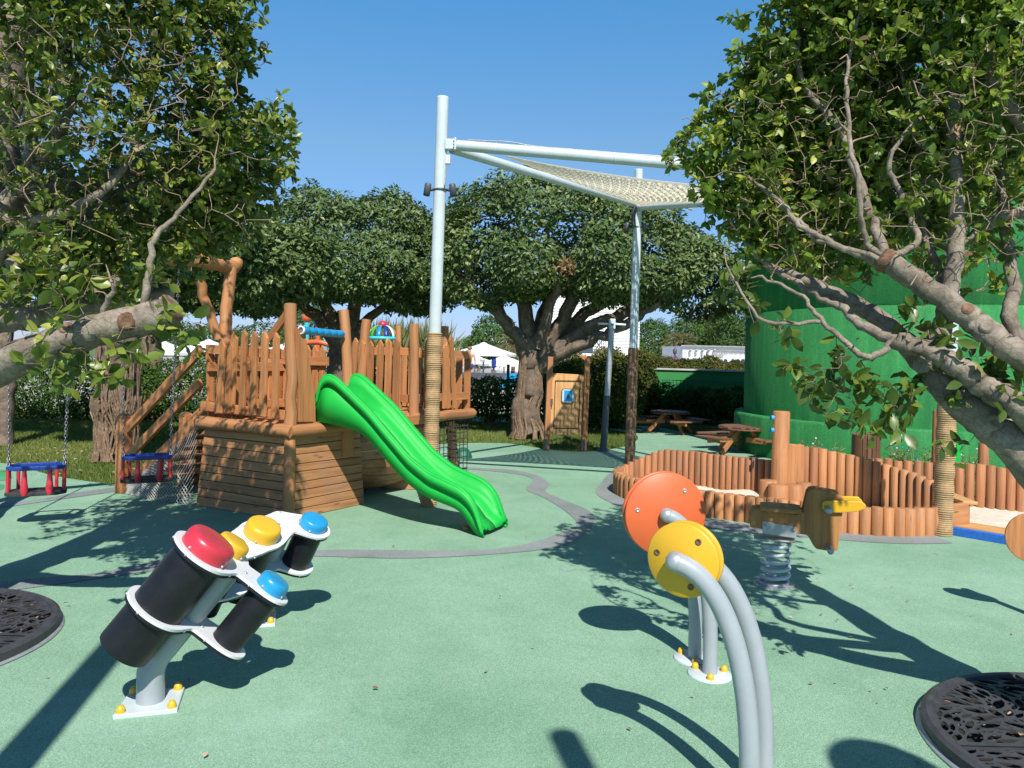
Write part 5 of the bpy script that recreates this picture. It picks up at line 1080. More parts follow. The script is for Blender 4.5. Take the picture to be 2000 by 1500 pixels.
# stepped palisade from the tall post down to the right
pp = G(1525, 985); pw = thing('stepped_palisade', 'curved palisade of log posts stepping down to the right from the tall post', 'palisade', V(3.4, 7.8, 0))
pth = wob([D(1571, 920, 8.15), D(1640, 930, 8.05), D(1700, 940, 7.85), D(1760, 950, 7.62), D(1800, 955, 7.42), D(1835, 960, 7.25), D(1862, 960, 7.2)], 0, 30)
tops = [(1571, 868), (1600, 871), (1640, 879), (1680, 888), (1720, 899), (1760, 911), (1800, 924), (1835, 937), (1870, 945)]
def topz(p):
    px = CX+p.x/p.y*F; py = ip(tops, px); return D(px+3, py, p.y).z
for k, p in enumerate(walk(pth, lambda p: .09)):
    h = topz(p)+random.uniform(-.006, .006); m = MB(); b = V(p.x, p.y, -.02); r_ = .0455
    m.lathe([(r_, 0), (r_, h-.006), (r_-.006, h)], b, V(random.gauss(0, .004), 0, 1), 14); m.g = [tuple((q[2], q[0], q[1])) for q in m.g]; m.build('log', M['redlog'] if k < 2 else M['log'], pw)
a, b = D(1532, 920, 8.0), D(1570, 925, 8.08); m = MB(); m.hexa([V(a.x, a.y, 0), V(b.x, b.y, 0), V(b.x, b.y+.05, 0), V(a.x, a.y+.05, 0), V(a.x, a.y, .65), V(b.x, b.y, .63), V(b.x, b.y+.05, .63), V(a.x, a.y+.05, .65)], .7, [V(0, 0, 0), V(0, .2, 0), V(0, .2, .05), V(0, 0, .05), V(.6, 0, 0), V(.6, .2, 0), V(.6, .2, .05), V(.6, 0, .05)]); m.build('panel_board', M['log'], pw, .006)
pq = D(1521, 960, 8.05); pq.z = 0
t = thing('mooring_post', 'tall thick round log post rising over the sandbox with blue fittings on its side', 'post', pq)
m = MB(); ht = D(1521, 803, 8.05).z; m.lathe([(.088, -.02), (.086, ht-.012), (.076, ht), (0, ht+.004)], pq, V(.012, 0, 1), 18); m.g = [tuple((q[2], q[0], q[1])) for q in m.g]; m.build('log', M['log'], t)
for z in (ht-.07, ht-.2): m = MB(); m.tube([pq+V(-.08, -.02, z), pq+V(-.11, -.025, z)], [.03, .026], 10); m.build('climbing_knob', M['blue'], t)
# short stump steps inside the ring
for i, (px, py, d, r_, h) in enumerate([(1500, 985, 7.85, .09, .26), (1519, 990, 7.7, .098, .24), (1550, 990, 7.75, .09, .235), (1570, 985, 7.9, .08, .235), (1561, 1010, 7.45, .075, .12)]):
    c = D(px, py, d); c.z = .03; m = MB(); m.lathe([(r_, 0), (r_, h-.006), (r_-.008, h), (0, h)], c, UP, 14); m.g = [tuple((q[2], q[0], q[1])) for q in m.g]
    tag(m.build('log_step', M['log']), ['pale topped log step, leftmost beside the tall post', 'wide log step in front of the tall post foot', 'log step left of the spring rider head', 'log step next to the panel board foot', 'lowest small log step nearest the spring rider'][i], 'log step', 'log steps in the sandbox')
# far palisade and second sand area
fw = thing('far_palisade', 'dark red brown log palisade behind the sandbox, running out of the frame at right', 'palisade', V(4.9, 8.1, 0))
a, b = V(3.45, 8.62, 0), V(6.3, 7.72, 0); n = int((b-a).length/.088)
for i in range(n):
    p = a.lerp(b, i/(n-1))+V(0, .05*math.sin(i*.25), 0); h = .46+random.uniform(-.015, .015); m = MB(); m.lathe([(.0445, -.03), (.0445, h-.006), (.038, h)], p, V(random.gauss(0, .008), 0, 1), 12); m.g = [tuple((q[2], q[0], q[1])) for q in m.g]; m.build('log', M['redlog'], fw)
sandsheet('sand', [(4.25, 7.0), (4.6, 6.75), (5.4, 6.5), (6.4, 6.4), (6.4, 7.7), (5.4, 8.0), (4.3, 8.25), (4.15, 7.7)], .03)
m = MB(); a, b = G(1857, 1044), G(1985, 1066); a.z = b.z = .035; 
m.bar(a, b, .05, .075); tag(m.build('rubber_step_edge', M['bluemat'], None, .006), 'bright blue rubber edge strip on the wooden ramp at the right', 'step edge')
dd = (b-a).normalized(); nn = V(-dd.y, dd.x, 0); m = MB()
for i in range(3): m.bar(a+nn*(.09+i*.1)+UP*.03, b+nn*(.09+i*.1)+UP*.03, .094, .02)
tag(m.build('wooden_ramp', M['pale'], None, .004), 'low boarded ramp behind the blue rubber strip', 'ramp')
# waste bin clad in slats
bc = D(1691, 885, 9.35); bc.z = 0; t = thing('slatted_bin', 'brown slatted round litter bin between the palisade and green tower', 'bin', bc); hb = D(1691, 848, 9.35).z
m = MB()
for i in range(18): a = i*2*math.pi/18; q = bc+V(.15*math.cos(a), .15*math.sin(a), 0); m.bar(q, q+UP*hb, .046, .02, V(math.cos(a), math.sin(a), 0))
m.build('slats', M['dwood'], t, .003)
m = MB(); m.lathe([(.13, .02), (.135, hb-.03), (.12, hb-.03), (.115, .05)], bc, UP, 18); m.build('liner', M['bnet'], t)
# posts right of the sandbox by the tower
for (px, d, zt, lab) in ((1830, 8.9, .98, 'thin red brown post left of the rope wound pole'), (1921, 8.9, .62, 'short weathered post behind the far palisade')):
    c = D(px, 880, d); c.z = 0; m = MB(); m.lathe([(.055, 0), (.053, zt-.01), (.045, zt)], c, UP, 12); m.g = [tuple((q[2], q[0], q[1])) for q in m.g]; tag(m.build('log_post', M['redlog']), lab, 'post')
c = D(1864, 894, 8.6); m = MB(); m.prism(rr(.07, .16, .05), c, V(1, 0, 0), UP, .02); tag(m.build('green_play_panel', M['green'], None, .004), 'small rounded green plastic panel beside the rope wound pole', 'play panel')
# flowering plants at the tower foot
for i, (px, py) in enumerate([(1440, 862), (1470, 880), (1545, 872), (1572, 880), (1600, 882), (1625, 886), (1650, 890), (1742, 888), (1760, 890), (1785, 897), (1800, 900), (1825, 900), (1890, 905), (1905, 905)]):
    d = 9.6+.08*(i % 3) if i > 1 else 12.6; c = D(px, py, d); c.z = 0; topz = D(px, py-12-8*(i % 2), d).z
    t = thing('flowering_plant', 'slender leafy plant with pale blue flowers at the green tower foot', 'plant', c, 'flowering plants along the tower'); P, Dr, Nr = [], [], []; m = MB()
    for k in range(9):
        tip = c+V(random.gauss(0, .12), random.gauss(0, .06), topz*random.uniform(.6, 1.12)); m.tube(wob([c+V(random.gauss(0, .03), 0, 0), c.lerp(tip, .6)+V(random.gauss(0, .02), 0, .03), tip], .004, 3), .004, 4, False)
        for j in range(9): u = random.uniform(.35, 1); P.append(c.lerp(tip, u)); Dr.append(V(random.gauss(0, 1), random.gauss(0, 1), .5)); Nr.append(V(random.gauss(0, .4), random.gauss(0, .4), 1))
        if k % 4 == 0: fl = MB(); fl.ball(tip, .014, 6); fl.build('flower', M['pole'] if i % 2 else M['blue'], t)
    m.build('stems', M['twig'], t); k = len(P); leafmesh('leaves', np.array(P), np.array(Dr), np.array(Nr), RNG.uniform(.05, .1, k), RNG.uniform(.012, .02, k), RNG.uniform(.2, 1, k), M['leafbright'], t)
# brown disc panel cut by the right edge
c = D(2012, 1050, 4.6); t = thing('wooden_disc_panel', 'round brown board of a play panel cut off by the right edge of the picture', 'play panel', V(c.x, c.y, 0))
m = MB(); m.prism([(.13*math.cos(k*math.pi/20), .145*math.sin(k*math.pi/20)) for k in range(40)], c, V(.92, -.4, 0), UP, .022); m.build('disc', M['wood'], t, .004)
m = MB(); m.tube([V(c.x+.06, c.y+.03, 0), c+V(.06, .03, .1)], .03, 12); m.build('post', M['silver'], t)
# ================================================================ SPRING RIDER
rb = G(1510, 1143); d0 = rb.y
t = thing('spring_rider', 'brown wooden spring rider on a pale grey coil spring with yellow handle', 'spring rider', rb)
yaw = math.radians(-17); rx = V(math.cos(yaw), math.sin(yaw), 0); rn = V(rx.y, -rx.x, 0)
ctr = V(rb.x, rb.y, 0)
m = MB(); pts = []; tz = D(1522, 1052, d0).z
for i in range(241):
    u = i/240; a = u*2*math.pi*5.6; R = .088*(1+.0*u); pts.append(ctr+V(.012+R*math.cos(a), R*math.sin(a), .03+(tz-.03)*u))
m.tube(pts, .0125, 8); m.build('coil_spring', M['pole'], t)
m = MB(); m.prism([(.14*math.cos(k*math.pi/4+.4), .12*math.sin(k*math.pi/4+.4)) for k in range(8)], ctr+V(0, 0, .008), V(1, 0, 0), V(0, 1, 0), .014); m.torus(ctr+V(.0, 0, .02), UP, .09, .014, 20, 6); m.build('base_plate', M['steel'], t)
def rp(px, py, off): q = onplane(px, py, ctr+rn*.05, rn); return ((q-ctr).dot(rx), q.z)
out = [(1465, 1028), (1463, 1010), (1469, 993), (1480, 991), (1556, 1004), (1568, 998), (1576, 962), (1582, 955), (1592, 954), (1635, 962), (1645, 970), (1648, 982), (1645, 1000), (1640, 1040), (1636, 1072), (1625, 1076), (1594, 1071), (1588, 1064), (1578, 1046), (1572, 1043), (1480, 1031)]
pl = [rp(*q, 0) for q in out]
for s_ in (1, -1):
    m = MB(); m.prism(pl, ctr+rn*.062*s_, rx, UP, .022); m.build('side_panel', M['brown'], t, .006)
sp_ = [rp(*q, 0) for q in [(1488, 990), (1556, 1003)]]
m = MB(); m.prism([(-.12, -.09), (-.08, -.115), (.1, -.115), (.14, -.08), (.14, .08), (.1, .115), (-.08, .115), (-.12, .09)], ctr+rx*((sp_[0][0]+sp_[1][0])/2)+UP*(.008+(sp_[0][1]+sp_[1][1])/2), rx, V(-rx.y, rx.x, 0), .028); m.build('seat', M['brown'], t, .006)
a = [rp(*q, 0) for q in [(1489, 1016), (1555, 1028), (1555, 1050), (1489, 1040)]]
m = MB(); m.prism(a, ctr+rn*.076, rx, UP, .006); m.prism(a, ctr-rn*.076, rx, UP, .006); m.prism([(-.13, -.085), (.13, -.085), (.13, .085), (-.13, .085)], ctr+UP*(tz+.004), rx, V(-rx.y, rx.x, 0), .008)
m.build('spring_bracket', M['steel'], t, .002)
m = MB()
for q in ((1495, 1022), (1550, 1033)): x, z = rp(*q, 0); m.lathe([(.011, 0), (.011, .006), (0, .008)], ctr+rx*x+UP*z+rn*.079, rn, 8)
m.build('bracket_bolt', M['steel'], t)
hy = [rp(*q, 0) for q in [(1604, 990), (1605, 978), (1612, 975), (1660, 976), (1682, 977), (1690, 985), (1687, 992), (1672, 997), (1640, 999), (1612, 999)]]
for s_ in (1, -1): m = MB(); m.prism(hy, ctr+rn*.088*s_, rx, UP, .024); m.build('handle_wing', M['yellow'], t, .006)
for nm, q in (('hand_grip', (1615, 990)), ('foot_peg', (1618, 1067))):
    x, z = rp(*q, 0)
    m = MB(); c = ctr+rx*x+UP*z; m.tube([c-rn*.19, c+rn*.19], .0135, 12)
    for s_ in (1, -1): m.lathe([(.021, .09), (.021, .10), (.017, .12), (.017, .178), (.02, .182), (.02, .195), (.012, .198)], c, rn*s_, 14)
    m.build(nm, M['steel'], t)
# ================================================================ SPINNING DISC GAMES
def discgame(lab, hub, nrm, R, mt, sgn, foot, th=.052, spread=.095, lean=None):
    """two bent tubes hold a pair of round plates between their ends"""
    t = thing('spinning_disc_game', lab, 'disc game', V(foot.x, foot.y, 0), 'spinning disc games')
    nrm = nrm.normalized(); side = V(-nrm.y, nrm.x, 0)
    for s_ in (1, -1):
        m = MB(); m.lathe([(0, -.009), (R-.004, -.009), (R, -.005), (R, .005), (R-.004, .009), (0, .009)], hub+nrm*s_*(th*.42), nrm, 72); pl_ = m.build('disc', M[mt], t)
        for k in range(3):
            a = k*2.094+.9; p = hub+nrm*s_*(th*.42+.009)+(side*math.cos(a)+UP*math.sin(a))*R*.72; m = MB(); m.lathe([(.011, 0), (.011, .0025), (.006, .0028), (.005, .0005), (0, .0005)], p, nrm*s_, 12); m.build('disc_bolt', M['steel' if mt == 'orange' else 'cut'], pl_)
    m = MB(); m.lathe([(R*.86, -.02), (R*.86, .02)], hub, nrm, 48); m.build('rim_spacer', M['red' if mt == 'orange' else 'cut'], t)
    for s_ in (1, -1):
        base = foot+nrm*s_*spread; hb_ = hub+nrm*s_*(th*.42+.045)
        dirb = V(hub.x-foot.x, hub.y-foot.y, 0); H_ = hub.z; pts = []
        # straight foot, then an arc leaning over to the hub
        for i in range(25):
            u = i/24; w = max(0, (u-.12)/.88); e = w**1.9; z = H_*(u*1.0-.10*w**3*(1-.1)) if False else H_*math.sin(u*math.pi/2*.92)/math.sin(math.pi/2*.92)
            pts.append(V(base.x, base.y, 0).lerp(V(hb_.x, hb_.y, 0), e)+UP*z)
        r_ = .034; m = MB(); m.tube(pts, r_, 20, False); d = (pts[-1]-pts[-2]).normalized()
        m.build('bent_tube', M['silver'], t); m = MB(); m.lathe([(r_, -.002), (r_+.001, .0), (r_+.001, .012), (r_*.9, .026), (r_*.6, .038), (0, .043)], pts[-1], d, 20); m.build('end_cap', M['steel'], t)
        m = MB(); m.lathe([(0, -.01), (.105, -.01), (.105, .006), (.1, .01), (0, .01)], base, UP, 28); fp_ = m.build('foot_plate', M['pole'], t)
        for k in range(3): a = k*2.094+2.4; m = MB(); c = base+V(.078*math.cos(a), .078*math.sin(a), .01); m.lathe([(.017, 0), (.017, .012), (.012, .024), (0, .028)], c, UP, 12); m.build('bolt_cap', M['yellow'], fp_)
    return t
hubO = D(1297, 1002, 3.76); discgame('orange spinning disc held between two bent silver tubes, the farther disc game', hubO, V(.14, -.99, 0), .203, 'orange', 1, V(.965, 3.76, 0))
hubY = D(1338, 1091, 2.64); discgame('yellow spinning disc held between two bent silver tubes, the nearest disc game', hubY, V(-.55, -.835, 0), .127, 'yellow', 1, V(.86, 2.60, 0), .05, .085)
# ================================================================ DRUM GAMES
def drumgame(lab, foot, axis, caps, tl, tu, r_post=.056, plate=(.0, 0)):
    """caps: (pixel x, pixel y, radius, colour, length below the top plate)"""
    t = thing('drum_game', lab, 'drum game', V(foot.x, foot.y, 0), 'drum games'); axis = axis.normalized()
    z0 = .17; el = foot+UP*z0; pl0 = el+axis*tu
    m = MB(); m.tube([foot, el-UP*.03, el+axis*.03, el+axis*.15, el+axis*(tu+.005)], r_post, 24, False); m.build('post', M['silver'], t)
    a0 = .23; q = [(-.115, -.12), (.125, -.105), (.115, .115), (-.105, .105)]; m = MB(); m.prism([(x*math.cos(a0)-y*math.sin(a0), x*math.sin(a0)+y*math.cos(a0)) for x, y in q], foot+UP*.006, V(1, 0, 0), V(0, 1, 0), .02); bp_ = m.build('base_plate', M['pole'], t, .003)
    for x, y in q: x, y = x*.8, y*.8; m = MB(); m.lathe([(.018, 0), (.018, .012), (.012, .026), (0, .03)], foot+V(x*math.cos(a0)-y*math.sin(a0), x*math.sin(a0)+y*math.cos(a0), .016), UP, 12); m.build('bolt_cap', M['yellow'], bp_)
    cs = [(onplane(px, py, pl0, axis), r, mt, L) for px, py, r, mt, L in caps]
    cc = pl0; e1 = (cs[0][0]-cc); e1 = (e1-axis*e1.dot(axis)).normalized(); e2 = axis.cross(e1)
    loc = [((c-cc).dot(e1), (c-cc).dot(e2), r+.028) for c, r, mt, L in cs]+[(0, 0, .085)]
    # outline: union of discs joined to the centre, sampled in polar form
    pol = []
    for k in range(120):
        a = k*2*math.pi/120; dx_, dy_ = math.cos(a), math.sin(a); best = 0
        for (x, y, r) in loc:
            for f in [i/8 for i in range(9)]:
                px_, py_, pr = x*f, y*f, (.085+(r-.085)*f**1.5) if f < 1 else r
                bq = px_*dx_+py_*dy_; ds = pr*pr-(px_*px_+py_*py_-bq*bq)
                if ds > 0: best = max(best, bq+math.sqrt(ds))
        pol.append(best)
    pol = [sum(pol[(k+j) % 120] for j in range(-2, 3))/5 for k in range(120)]
    out = [(pol[k]*math.cos(k*math.pi/60), pol[k]*math.sin(k*math.pi/60)) for k in range(120)]
    for nm, tt in (('upper_plate', tu), ('lower_plate', tl)):
        m = MB(); m.prism(out, el+axis*tt, e1, e2, .012); po = m.build(nm, M['white'], t)
        m = MB(); m.prism([(x*.996, y*.996) for x, y in out], el+axis*(tt-.013), e1, e2, .012); m.build('plate_edge', M['black'], po)
        for k in range(4, 120, 14):
            x, y = out[k]; n_ = (e1*x+e2*y).normalized(); m = MB(); m.lathe([(.0055, 0), (.005, .004), (0, .0055)], el+axis*(tt-.006)+e1*x+e2*y, n_, 8); m.build('screw', M['steel'], po)
        for k in range(3): a = k*2.1; m = MB(); m.lathe([(.008, 0), (.008, .003), (0, .005)], el+axis*(tt+.006)+e1*.07*math.cos(a)+e2*.07*math.sin(a), axis, 8); m.build('screw', M['steel'], po)
    for c, r, mt, L in cs:
        m = MB(); m.lathe([(r*.99, -L), (r, -L+.006), (r, .0)], c-axis*.006, axis, 40); m.build('drum_tube', M['black'], t)
        m = MB(); hc_ = .076 if r > .08 else .06; m.lathe([(r*.985, .004), (r*.985, hc_*.55), (r*.965, hc_*.74), (r*.92, hc_*.88), (r*.84, hc_*.97), (r*.7, hc_), (0, hc_*1.01)], c, axis, 48); cp = m.build('drum_cap', M[mt], t)
        for k in range(4): a = k*1.571+.3; n_ = (e1*math.cos(a)+e2*math.sin(a)); m = MB(); m.lathe([(.0065, 0), (.006, .004), (0, .006)], c+axis*.016+n_*r*.985, n_, 8); m.build('screw', M['steel'], cp)
    return t
drumgame('nearer drum game with red, yellow and light blue drum caps on a tilted grey post', V(-1.49, 3.235, 0), V(.60, .12, .79), [(397, 1080, .110, 'red', .475), (446, 1076, .075, 'yellow', .28), (525, 1152, .070, 'blue', .29)], .24, .52)
drumgame('farther drum game with yellow and light blue caps behind the red drum', V(-1.40, 4.25, 0), V(.42, -.20, .88), [(508, 1047, .092, 'yellow', .35), (609, 1030, .077, 'blue', .25), (452, 1078, .06, 'red', .34)], .22, .46)
# ================================================================ TREE GRATES
def grate(lab, c, R):
    t = thing('tree_grate', lab, 'tree grate', c, 'cast iron tree grates'); slots = []; rin = .26
    tries = 0
    while len(slots) < 640 and tries < 90000:
        tries += 1; r = math.sqrt(random.uniform((rin+.05)**2, (R-.05)**2)); a = random.uniform(0, 6.283); big = tries < 25000
        L = random.uniform(.032, .07) if tries < 15000 else (random.uniform(.02, .04) if big else random.uniform(.012, .022)); w = L*random.uniform(.3, .52) if big else L*.5
        th = a+.9*math.sin(a*5)+.7*math.sin(r*13)+random.gauss(0, .15); x, y = r*math.cos(a), r*math.sin(a)
        if r+L*abs(math.cos(th-a)) > R-.038 or r-L*abs(math.cos(th-a)) < rin+.03: continue
        if abs(x) < w+.022 and abs(math.sin(th)) > -1 and abs(x)-L*abs(math.cos(th)) < .016: continue
        if abs(y)-max(L*abs(math.sin(th)), w) < .012: continue
        ok = True
        for (x2, y2, L2, w2, t2) in slots:
            dx_, dy_ = x-x2, y-y2; d2 = dx_*dx_+dy_*dy_
            if d2 > (L+L2+.02)**2: continue
            for (ox, oy) in ((0, 0), (L*.85*math.cos(th), L*.85*math.sin(th)), (-L*.85*math.cos(th), -L*.85*math.sin(th)), (L*.45*math.cos(th), L*.45*math.sin(th)), (-L*.45*math.cos(th), -L*.45*math.sin(th))):
                u = (dx_+ox)*math.cos(t2)+(dy_+oy)*math.sin(t2); v = -(dx_+ox)*math.sin(t2)+(dy_+oy)*math.cos(t2)
                if (u/(L2+.005+w*.15))**2+(v/(w2+.005+w*.5))**2 < 1: ok = False; break
            if not ok: break
        if ok: slots.append((x, y, L, w, th))
    P = [(R*math.cos(k*math.pi/60), R*math.sin(k*math.pi/60)) for k in range(120)]+[(rin*math.cos(k*math.pi/20), rin*math.sin(k*math.pi/20)) for k in range(40)]
    Eg = [(k, (k+1) % 120) for k in range(120)]+[(120+k, 120+(k+1) % 40) for k in range(40)]
    for (x, y, L, w, th) in slots:
        b = len(P); ns = 8
        for (u, v) in ((1, 0), (.55, .8), (-.1, 1), (-.65, .7), (-1, 0), (-.65, -.7), (-.1, -1), (.55, -.8)): P.append((x+L*u*math.cos(th)-w*v*math.sin(th), y+L*u*math.sin(th)+w*v*math.cos(th)))
        Eg += [(b+k, b+(k+1) % ns) for k in range(ns)]
    vv, ee, ff, _, _, _ = delaunay_2d_cdt([Vector(p) for p in P], Eg, [], 0, 1e-5)
    cxs = np.array([[sum(vv[i][0] for i in f)/len(f), sum(vv[i][1] for i in f)/len(f)] for f in ff]); keep = (np.hypot(cxs[:, 0], cxs[:, 1]) > rin) & (np.hypot(cxs[:, 0], cxs[:, 1]) < R)
    hexp = np.array([(1, 0), (.55, .8), (-.1, 1), (-.65, .7), (-1, 0), (-.65, -.7), (-.1, -1), (.55, -.8)])
    for (x, y, L, w, th) in slots:
        u = (cxs[:, 0]-x)*math.cos(th)+(cxs[:, 1]-y)*math.sin(th); v = -(cxs[:, 0]-x)*math.sin(th)+(cxs[:, 1]-y)*math.cos(th)
        near_ = (np.abs(u) < L) & (np.abs(v) < w)
        if near_.any(): keep &= ~(near_ & inpoly(np.stack([u/L, v/w], 1), hexp.tolist()))
    m = MB(); m.add([V(c.x+p[0], c.y+p[1], .047) for p in vv], [tuple(f) for f, k in zip(ff, keep) if k]); m.build('grate_plate', M['iron'], t, 0, .005)
    m = MB(); m.lathe([(R-.0, 0), (R+.012, 0), (R+.012, .05), (R-.006, .062), (R-.03, .062), (R-.032, .05)], c, UP, 96, False, None, False); m.lathe([(rin+.03, .06), (rin+.012, .064), (rin, .058), (rin, .03)], c, UP, 48, True, None, False); m.build('rim', M['iron'], t)
    for k in range(4):
        e_ = V(math.cos(k*math.pi/2), math.sin(k*math.pi/2), 0); m = MB(); m.bar(c+e_*rin+UP*.06, c+e_*(R-.03)+UP*.06, .014, .006); m.build('seam', M['iron'], t)
    m = MB(); m.lathe([(R+.012, .002), (R+.032, .003), (R+.03, .008), (R+.012, .012)], c, UP, 80, True, None, False); m.build('sealant', M['steel'], t)
    m = MB(); m.lathe([(R-.01, .005), (0, .008)], c, UP, 48); m.build('pit', M['soil'], t); return t
gL = grate('round cast iron tree grate with leaf shaped holes at the left edge', V(-3.06, 3.82, 0), .72)
gR = grate('round cast iron tree grate with leaf shaped holes at the bottom right corner', V(2.40, 2.93, 0), .70)
for c in (V(-3.06, 3.82, 0), V(2.40, 2.93, 0)):
    P, ax, nr, L = litter(150, lambda: (c.x+random.uniform(-.6, .6), c.y+random.uniform(-.6, .6), .012), .05)
    tag(leafmesh('leaf_litter', P, ax, nr, L, L*.5, RNG.uniform(.4, 1, len(P)), M['leafdry'], fancy=True), kind='stuff')
# ================================================================ PLAY THINGS BEYOND THE HEDGE
def ballpole(px, py, d, R, mt, mp, lab):
    c = D(px, py, d); t = thing('ball_topped_pole', lab, 'play pole', V(c.x, c.y, 0)); m = MB(); m.ball(c, R, 20); m.build('ball', M[mt], t)
    m = MB(); m.tube([V(c.x, c.y, 0), c-UP*R*.9], .07, 12); m.build('pole', M[mp], t)
    m = MB(); m.tube([V(c.x, c.y, 1.15), V(c.x, c.y, 1.28)], .085, 12); m.build('collar', M['yellow'], t)
ballpole(600, 620, 23, .155, 'orange', 'teal', 'big glossy orange ball on a turquoise play pole beyond the fence')
ballpole(622, 629, 23.5, .157, 'dblue', 'orange', 'big glossy dark blue ball on a play pole over the blue tube')
ballpole(637, 634, 24.5, .065, 'red', 'teal', 'small red ball on a thin play pole next to the dark blue ball')
cd = D(747, 662, 22.5); t = thing('striped_play_dome', 'multicoloured play dome with a red ball on top behind the bow fence', 'play dome', V(cd.x, cd.y, 0)); Rd = .41
for i in range(10):
    m = MB(); a0, a1 = i*.6283, (i+.55)*.6283; vs = []
    for k in range(8):
        e = k/7*math.pi/2*.93
        for a in (a0, a1): vs.append(cd+V(Rd*math.cos(e)*math.cos(a), Rd*math.cos(e)*math.sin(a), .04+Rd*.92*math.sin(e)))
    m.add(vs, [(2*k, 2*k+1, 2*k+3, 2*k+2) for k in range(7)], True); m.build('dome_stripe', M[['yellow', 'green', 'blue', 'dblue', 'white'][i % 5]], t, 0, .02)
m = MB(); m.torus(cd+UP*.02, UP, Rd, .05, 32, 10); m.build('dome_ring', M['teal'], t)
m = MB(); m.ball(cd+UP*(Rd*.9+.05), .145, 18, (1, 1, .8)); m.build('dome_ball', M['red'], t)
for i in range(4): a = i*1.571+.5; m = MB(); q = V(cd.x+Rd*math.cos(a), cd.y+Rd*math.sin(a), 0); m.tube([q, q+UP*cd.z], .05, 10); m.build('leg', M['yellow'], t)
m = MB(); q = D(655, 690, 20); m.tube(wob([D(590, 672, 20), D(620, 668, 20), D(652, 676, 20), D(640, 690, 20)], .01, 4), .07, 10); tag(m.build('play_pipe', M['orange']), 'orange bent water play pipe behind the ship fence', 'play pipe')
c = G(904, 894); m = MB(); m.ball(c+V(0, 0, -.02), .14, 18, (1, 1, 1.25)); tag(m.build('play_hump', M['fence']), 'small dark teal dome on the ground by the rope wound ship post', 'play dome')
# parasols of the pool terrace
def parasol():
    t = thing('parasol', 'x', 'parasol', V(0, 0, 0), 'white parasols by the pool'); m = MB(); n = 8; R, zt, ze = 1.65, 2.55, 2.05; prof_ = [(.0, 2.62), (.16, 2.56), (.2, 2.52), (.9, 2.27), (R, ze), (R, ze-.14)]; vs = []
    for (r, z) in prof_:
        for k in range(n*4):
            a = k*2*math.pi/(n*4); f = 1-.06*(r/R)*math.sin(k/4*math.pi % math.pi) if r > .5 else 1; vs.append(V(r*f*math.cos(a), r*f*math.sin(a), z-(.05*math.sin(k/4*math.pi % math.pi) if r > .5 and z > ze-.1 else 0)))
    q = n*4; m.add(vs, [(i*q+k, i*q+(k+1) % q, (i+1)*q+(k+1) % q, (i+1)*q+k) for i in range(len(prof_)-1) for k in range(q)], False); m.build('canopy', M['canvas'], t, 0, .006)
    m = MB(); m.tube([V(0, 0, -.4), V(0, 0, 2.5)], .045, 8); m.build('pole', M['steel'], t); m = MB()
    for k in range(n): a = k*2*math.pi/n; m.tube([V(0, 0, 2.1), V(.9*math.cos(a), .9*math.sin(a), 2.24)], .012, 4, False)
    m.build('ribs', M['steel'], t); return t
pr0 = parasol(); first = True
for (px, py, d, k, lab) in [(945, 668, 42, 1.08, 'biggest white parasol left of the stout fig trunk'), (888, 679, 40, .98, 'white parasol half hidden behind the rope wound pole'), (985, 693, 48, 1., 'white parasol just touching the stout fig trunk'), (928, 692, 56, 1., 'white parasol in the second row under the biggest one'), (921, 702, 64, 1., 'small far white parasol low under the others'), (1000, 706, 58, 1., 'low far white parasol behind the stout fig trunk'), (692, 668, 36, .95, 'white parasol seen between the ship posts'), (1075, 694, 44, 1.05, 'white parasol right of the stout fig trunk over the door panel'), (318, 664, 40, 1.1, 'white parasol over the left hedge'), (408, 662, 42, 1.0, 'white parasol behind the tall swing post'), (560, 668, 46, 1., 'white parasol seen through the stern fence'), (455, 672, 52, 1., 'far white parasol beside the stair rail')]:
    q = D(px, py, d); loc = V(q.x, q.y, q.z-2.62*k); o = pr0 if first else dup(pr0, loc, random.uniform(0, .7)); first = False
    o.location = loc; o['label'] = lab; o.scale = (k, k, k)
q = D(965, 697, 41); m = MB(); m.lathe([(.03, .1), (.1, 0), (.13, -.3), (.1, -.55), (.02, -.68)], q+V(0, -.3, .0), UP, 10); tag(m.build('hanging_towel', M['dblue']), 'folded dark blue cloth hanging under the biggest parasol', 'cloth')
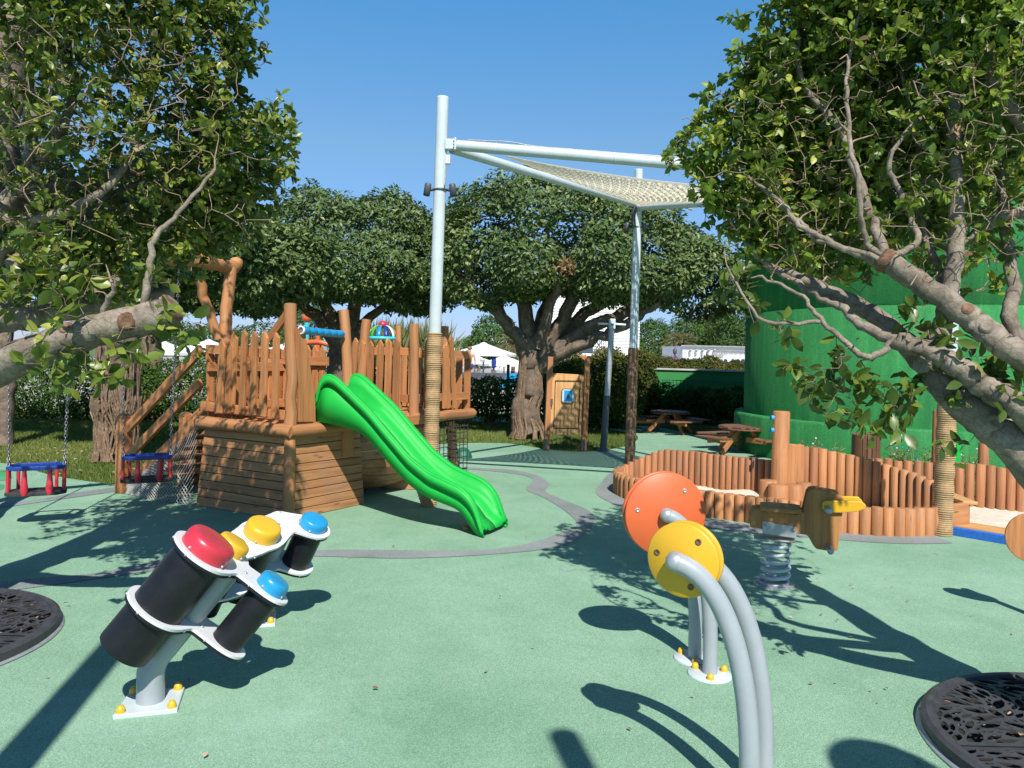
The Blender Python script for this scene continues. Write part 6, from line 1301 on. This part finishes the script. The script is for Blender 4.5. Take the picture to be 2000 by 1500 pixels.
# loungers and a bather on the terrace
for i, (px, d) in enumerate([(905, 27), (922, 27.3), (940, 27), (962, 27.2), (985, 27), (1005, 28)]):
    c = D(px, 700, d); c.z = 0; t = thing('sun_lounger', 'slatted grey pool lounger with raised back beyond the middle hedge', 'lounger', c, 'pool loungers beyond the hedge')
    m = MB(); m.bar(c+V(0, -.9, .35), c+V(0, .3, .35), .62, .06); m.build('seat', M['white' if i % 2 else 'dgrey'], t)
    m = MB(); m.bar(c+V(0, .3, .35), c+V(.25, .75, .85), .62, .05); m.build('backrest', M['blue' if i == 4 else 'dgrey'], t)
    for x, y in ((-.26, -.8), (.26, -.8), (-.26, .25), (.26, .25)): m = MB(); m.tube([c+V(x, y, 0), c+V(x, y, .34)], .025, 6); m.build('leg', M['steel'], t)
def person(c, lab):
    J = [(0, 0, .92), (0, 0, 1.12), (0, 0, 1.38), (0, 0, 1.5), (0, -.01, 1.62), (.19, 0, 1.4), (.26, -.05, 1.12), (.2, -.2, .95), (-.19, 0, 1.4), (-.27, -.05, 1.12), (-.25, -.12, .88), (.1, 0, .86), (.12, -.03, .48), (.12, .02, .06), (.12, -.14, .03), (-.1, 0, .86), (-.12, -.02, .48), (-.13, .03, .06), (-.13, -.13, .03)]
    E_ = [(0, 1), (1, 2), (2, 3), (3, 4), (2, 5), (5, 6), (6, 7), (2, 8), (8, 9), (9, 10), (0, 11), (11, 12), (12, 13), (13, 14), (0, 15), (15, 16), (16, 17), (17, 18)]
    Rr = [.13, .12, .13, .05, .1, .055, .04, .03, .055, .04, .03, .09, .06, .04, .03, .09, .06, .04, .03]
    t = thing('person', lab, 'person', c); me = bpy.data.meshes.new('body'); me.from_pydata(J, E_, []); me.materials.append(M['skin']); o = link('body', me, t, None)
    md_ = o.modifiers.new('skin', 'SKIN'); o.modifiers.new('sub', 'SUBSURF').render_levels = 1
    for i, sv in enumerate(me.skin_vertices[0].data): sv.radius = (Rr[i], Rr[i]); sv.use_root = (i == 0)
    m = MB(); m.lathe([(.155, .8), (.165, .9), (.15, 1.0)], c, UP, 14); m.build('shorts', M['dblue'], t, 0, .01)
    m = MB(); m.ball(c+V(0, .02, 1.69), .105, 12, (1, 1, .8)); m.build('hair', M['root'], t)
c = D(917, 700, 33); c.z = .1; person(c, 'bather in dark shorts standing among the parasol poles beyond the hedge')
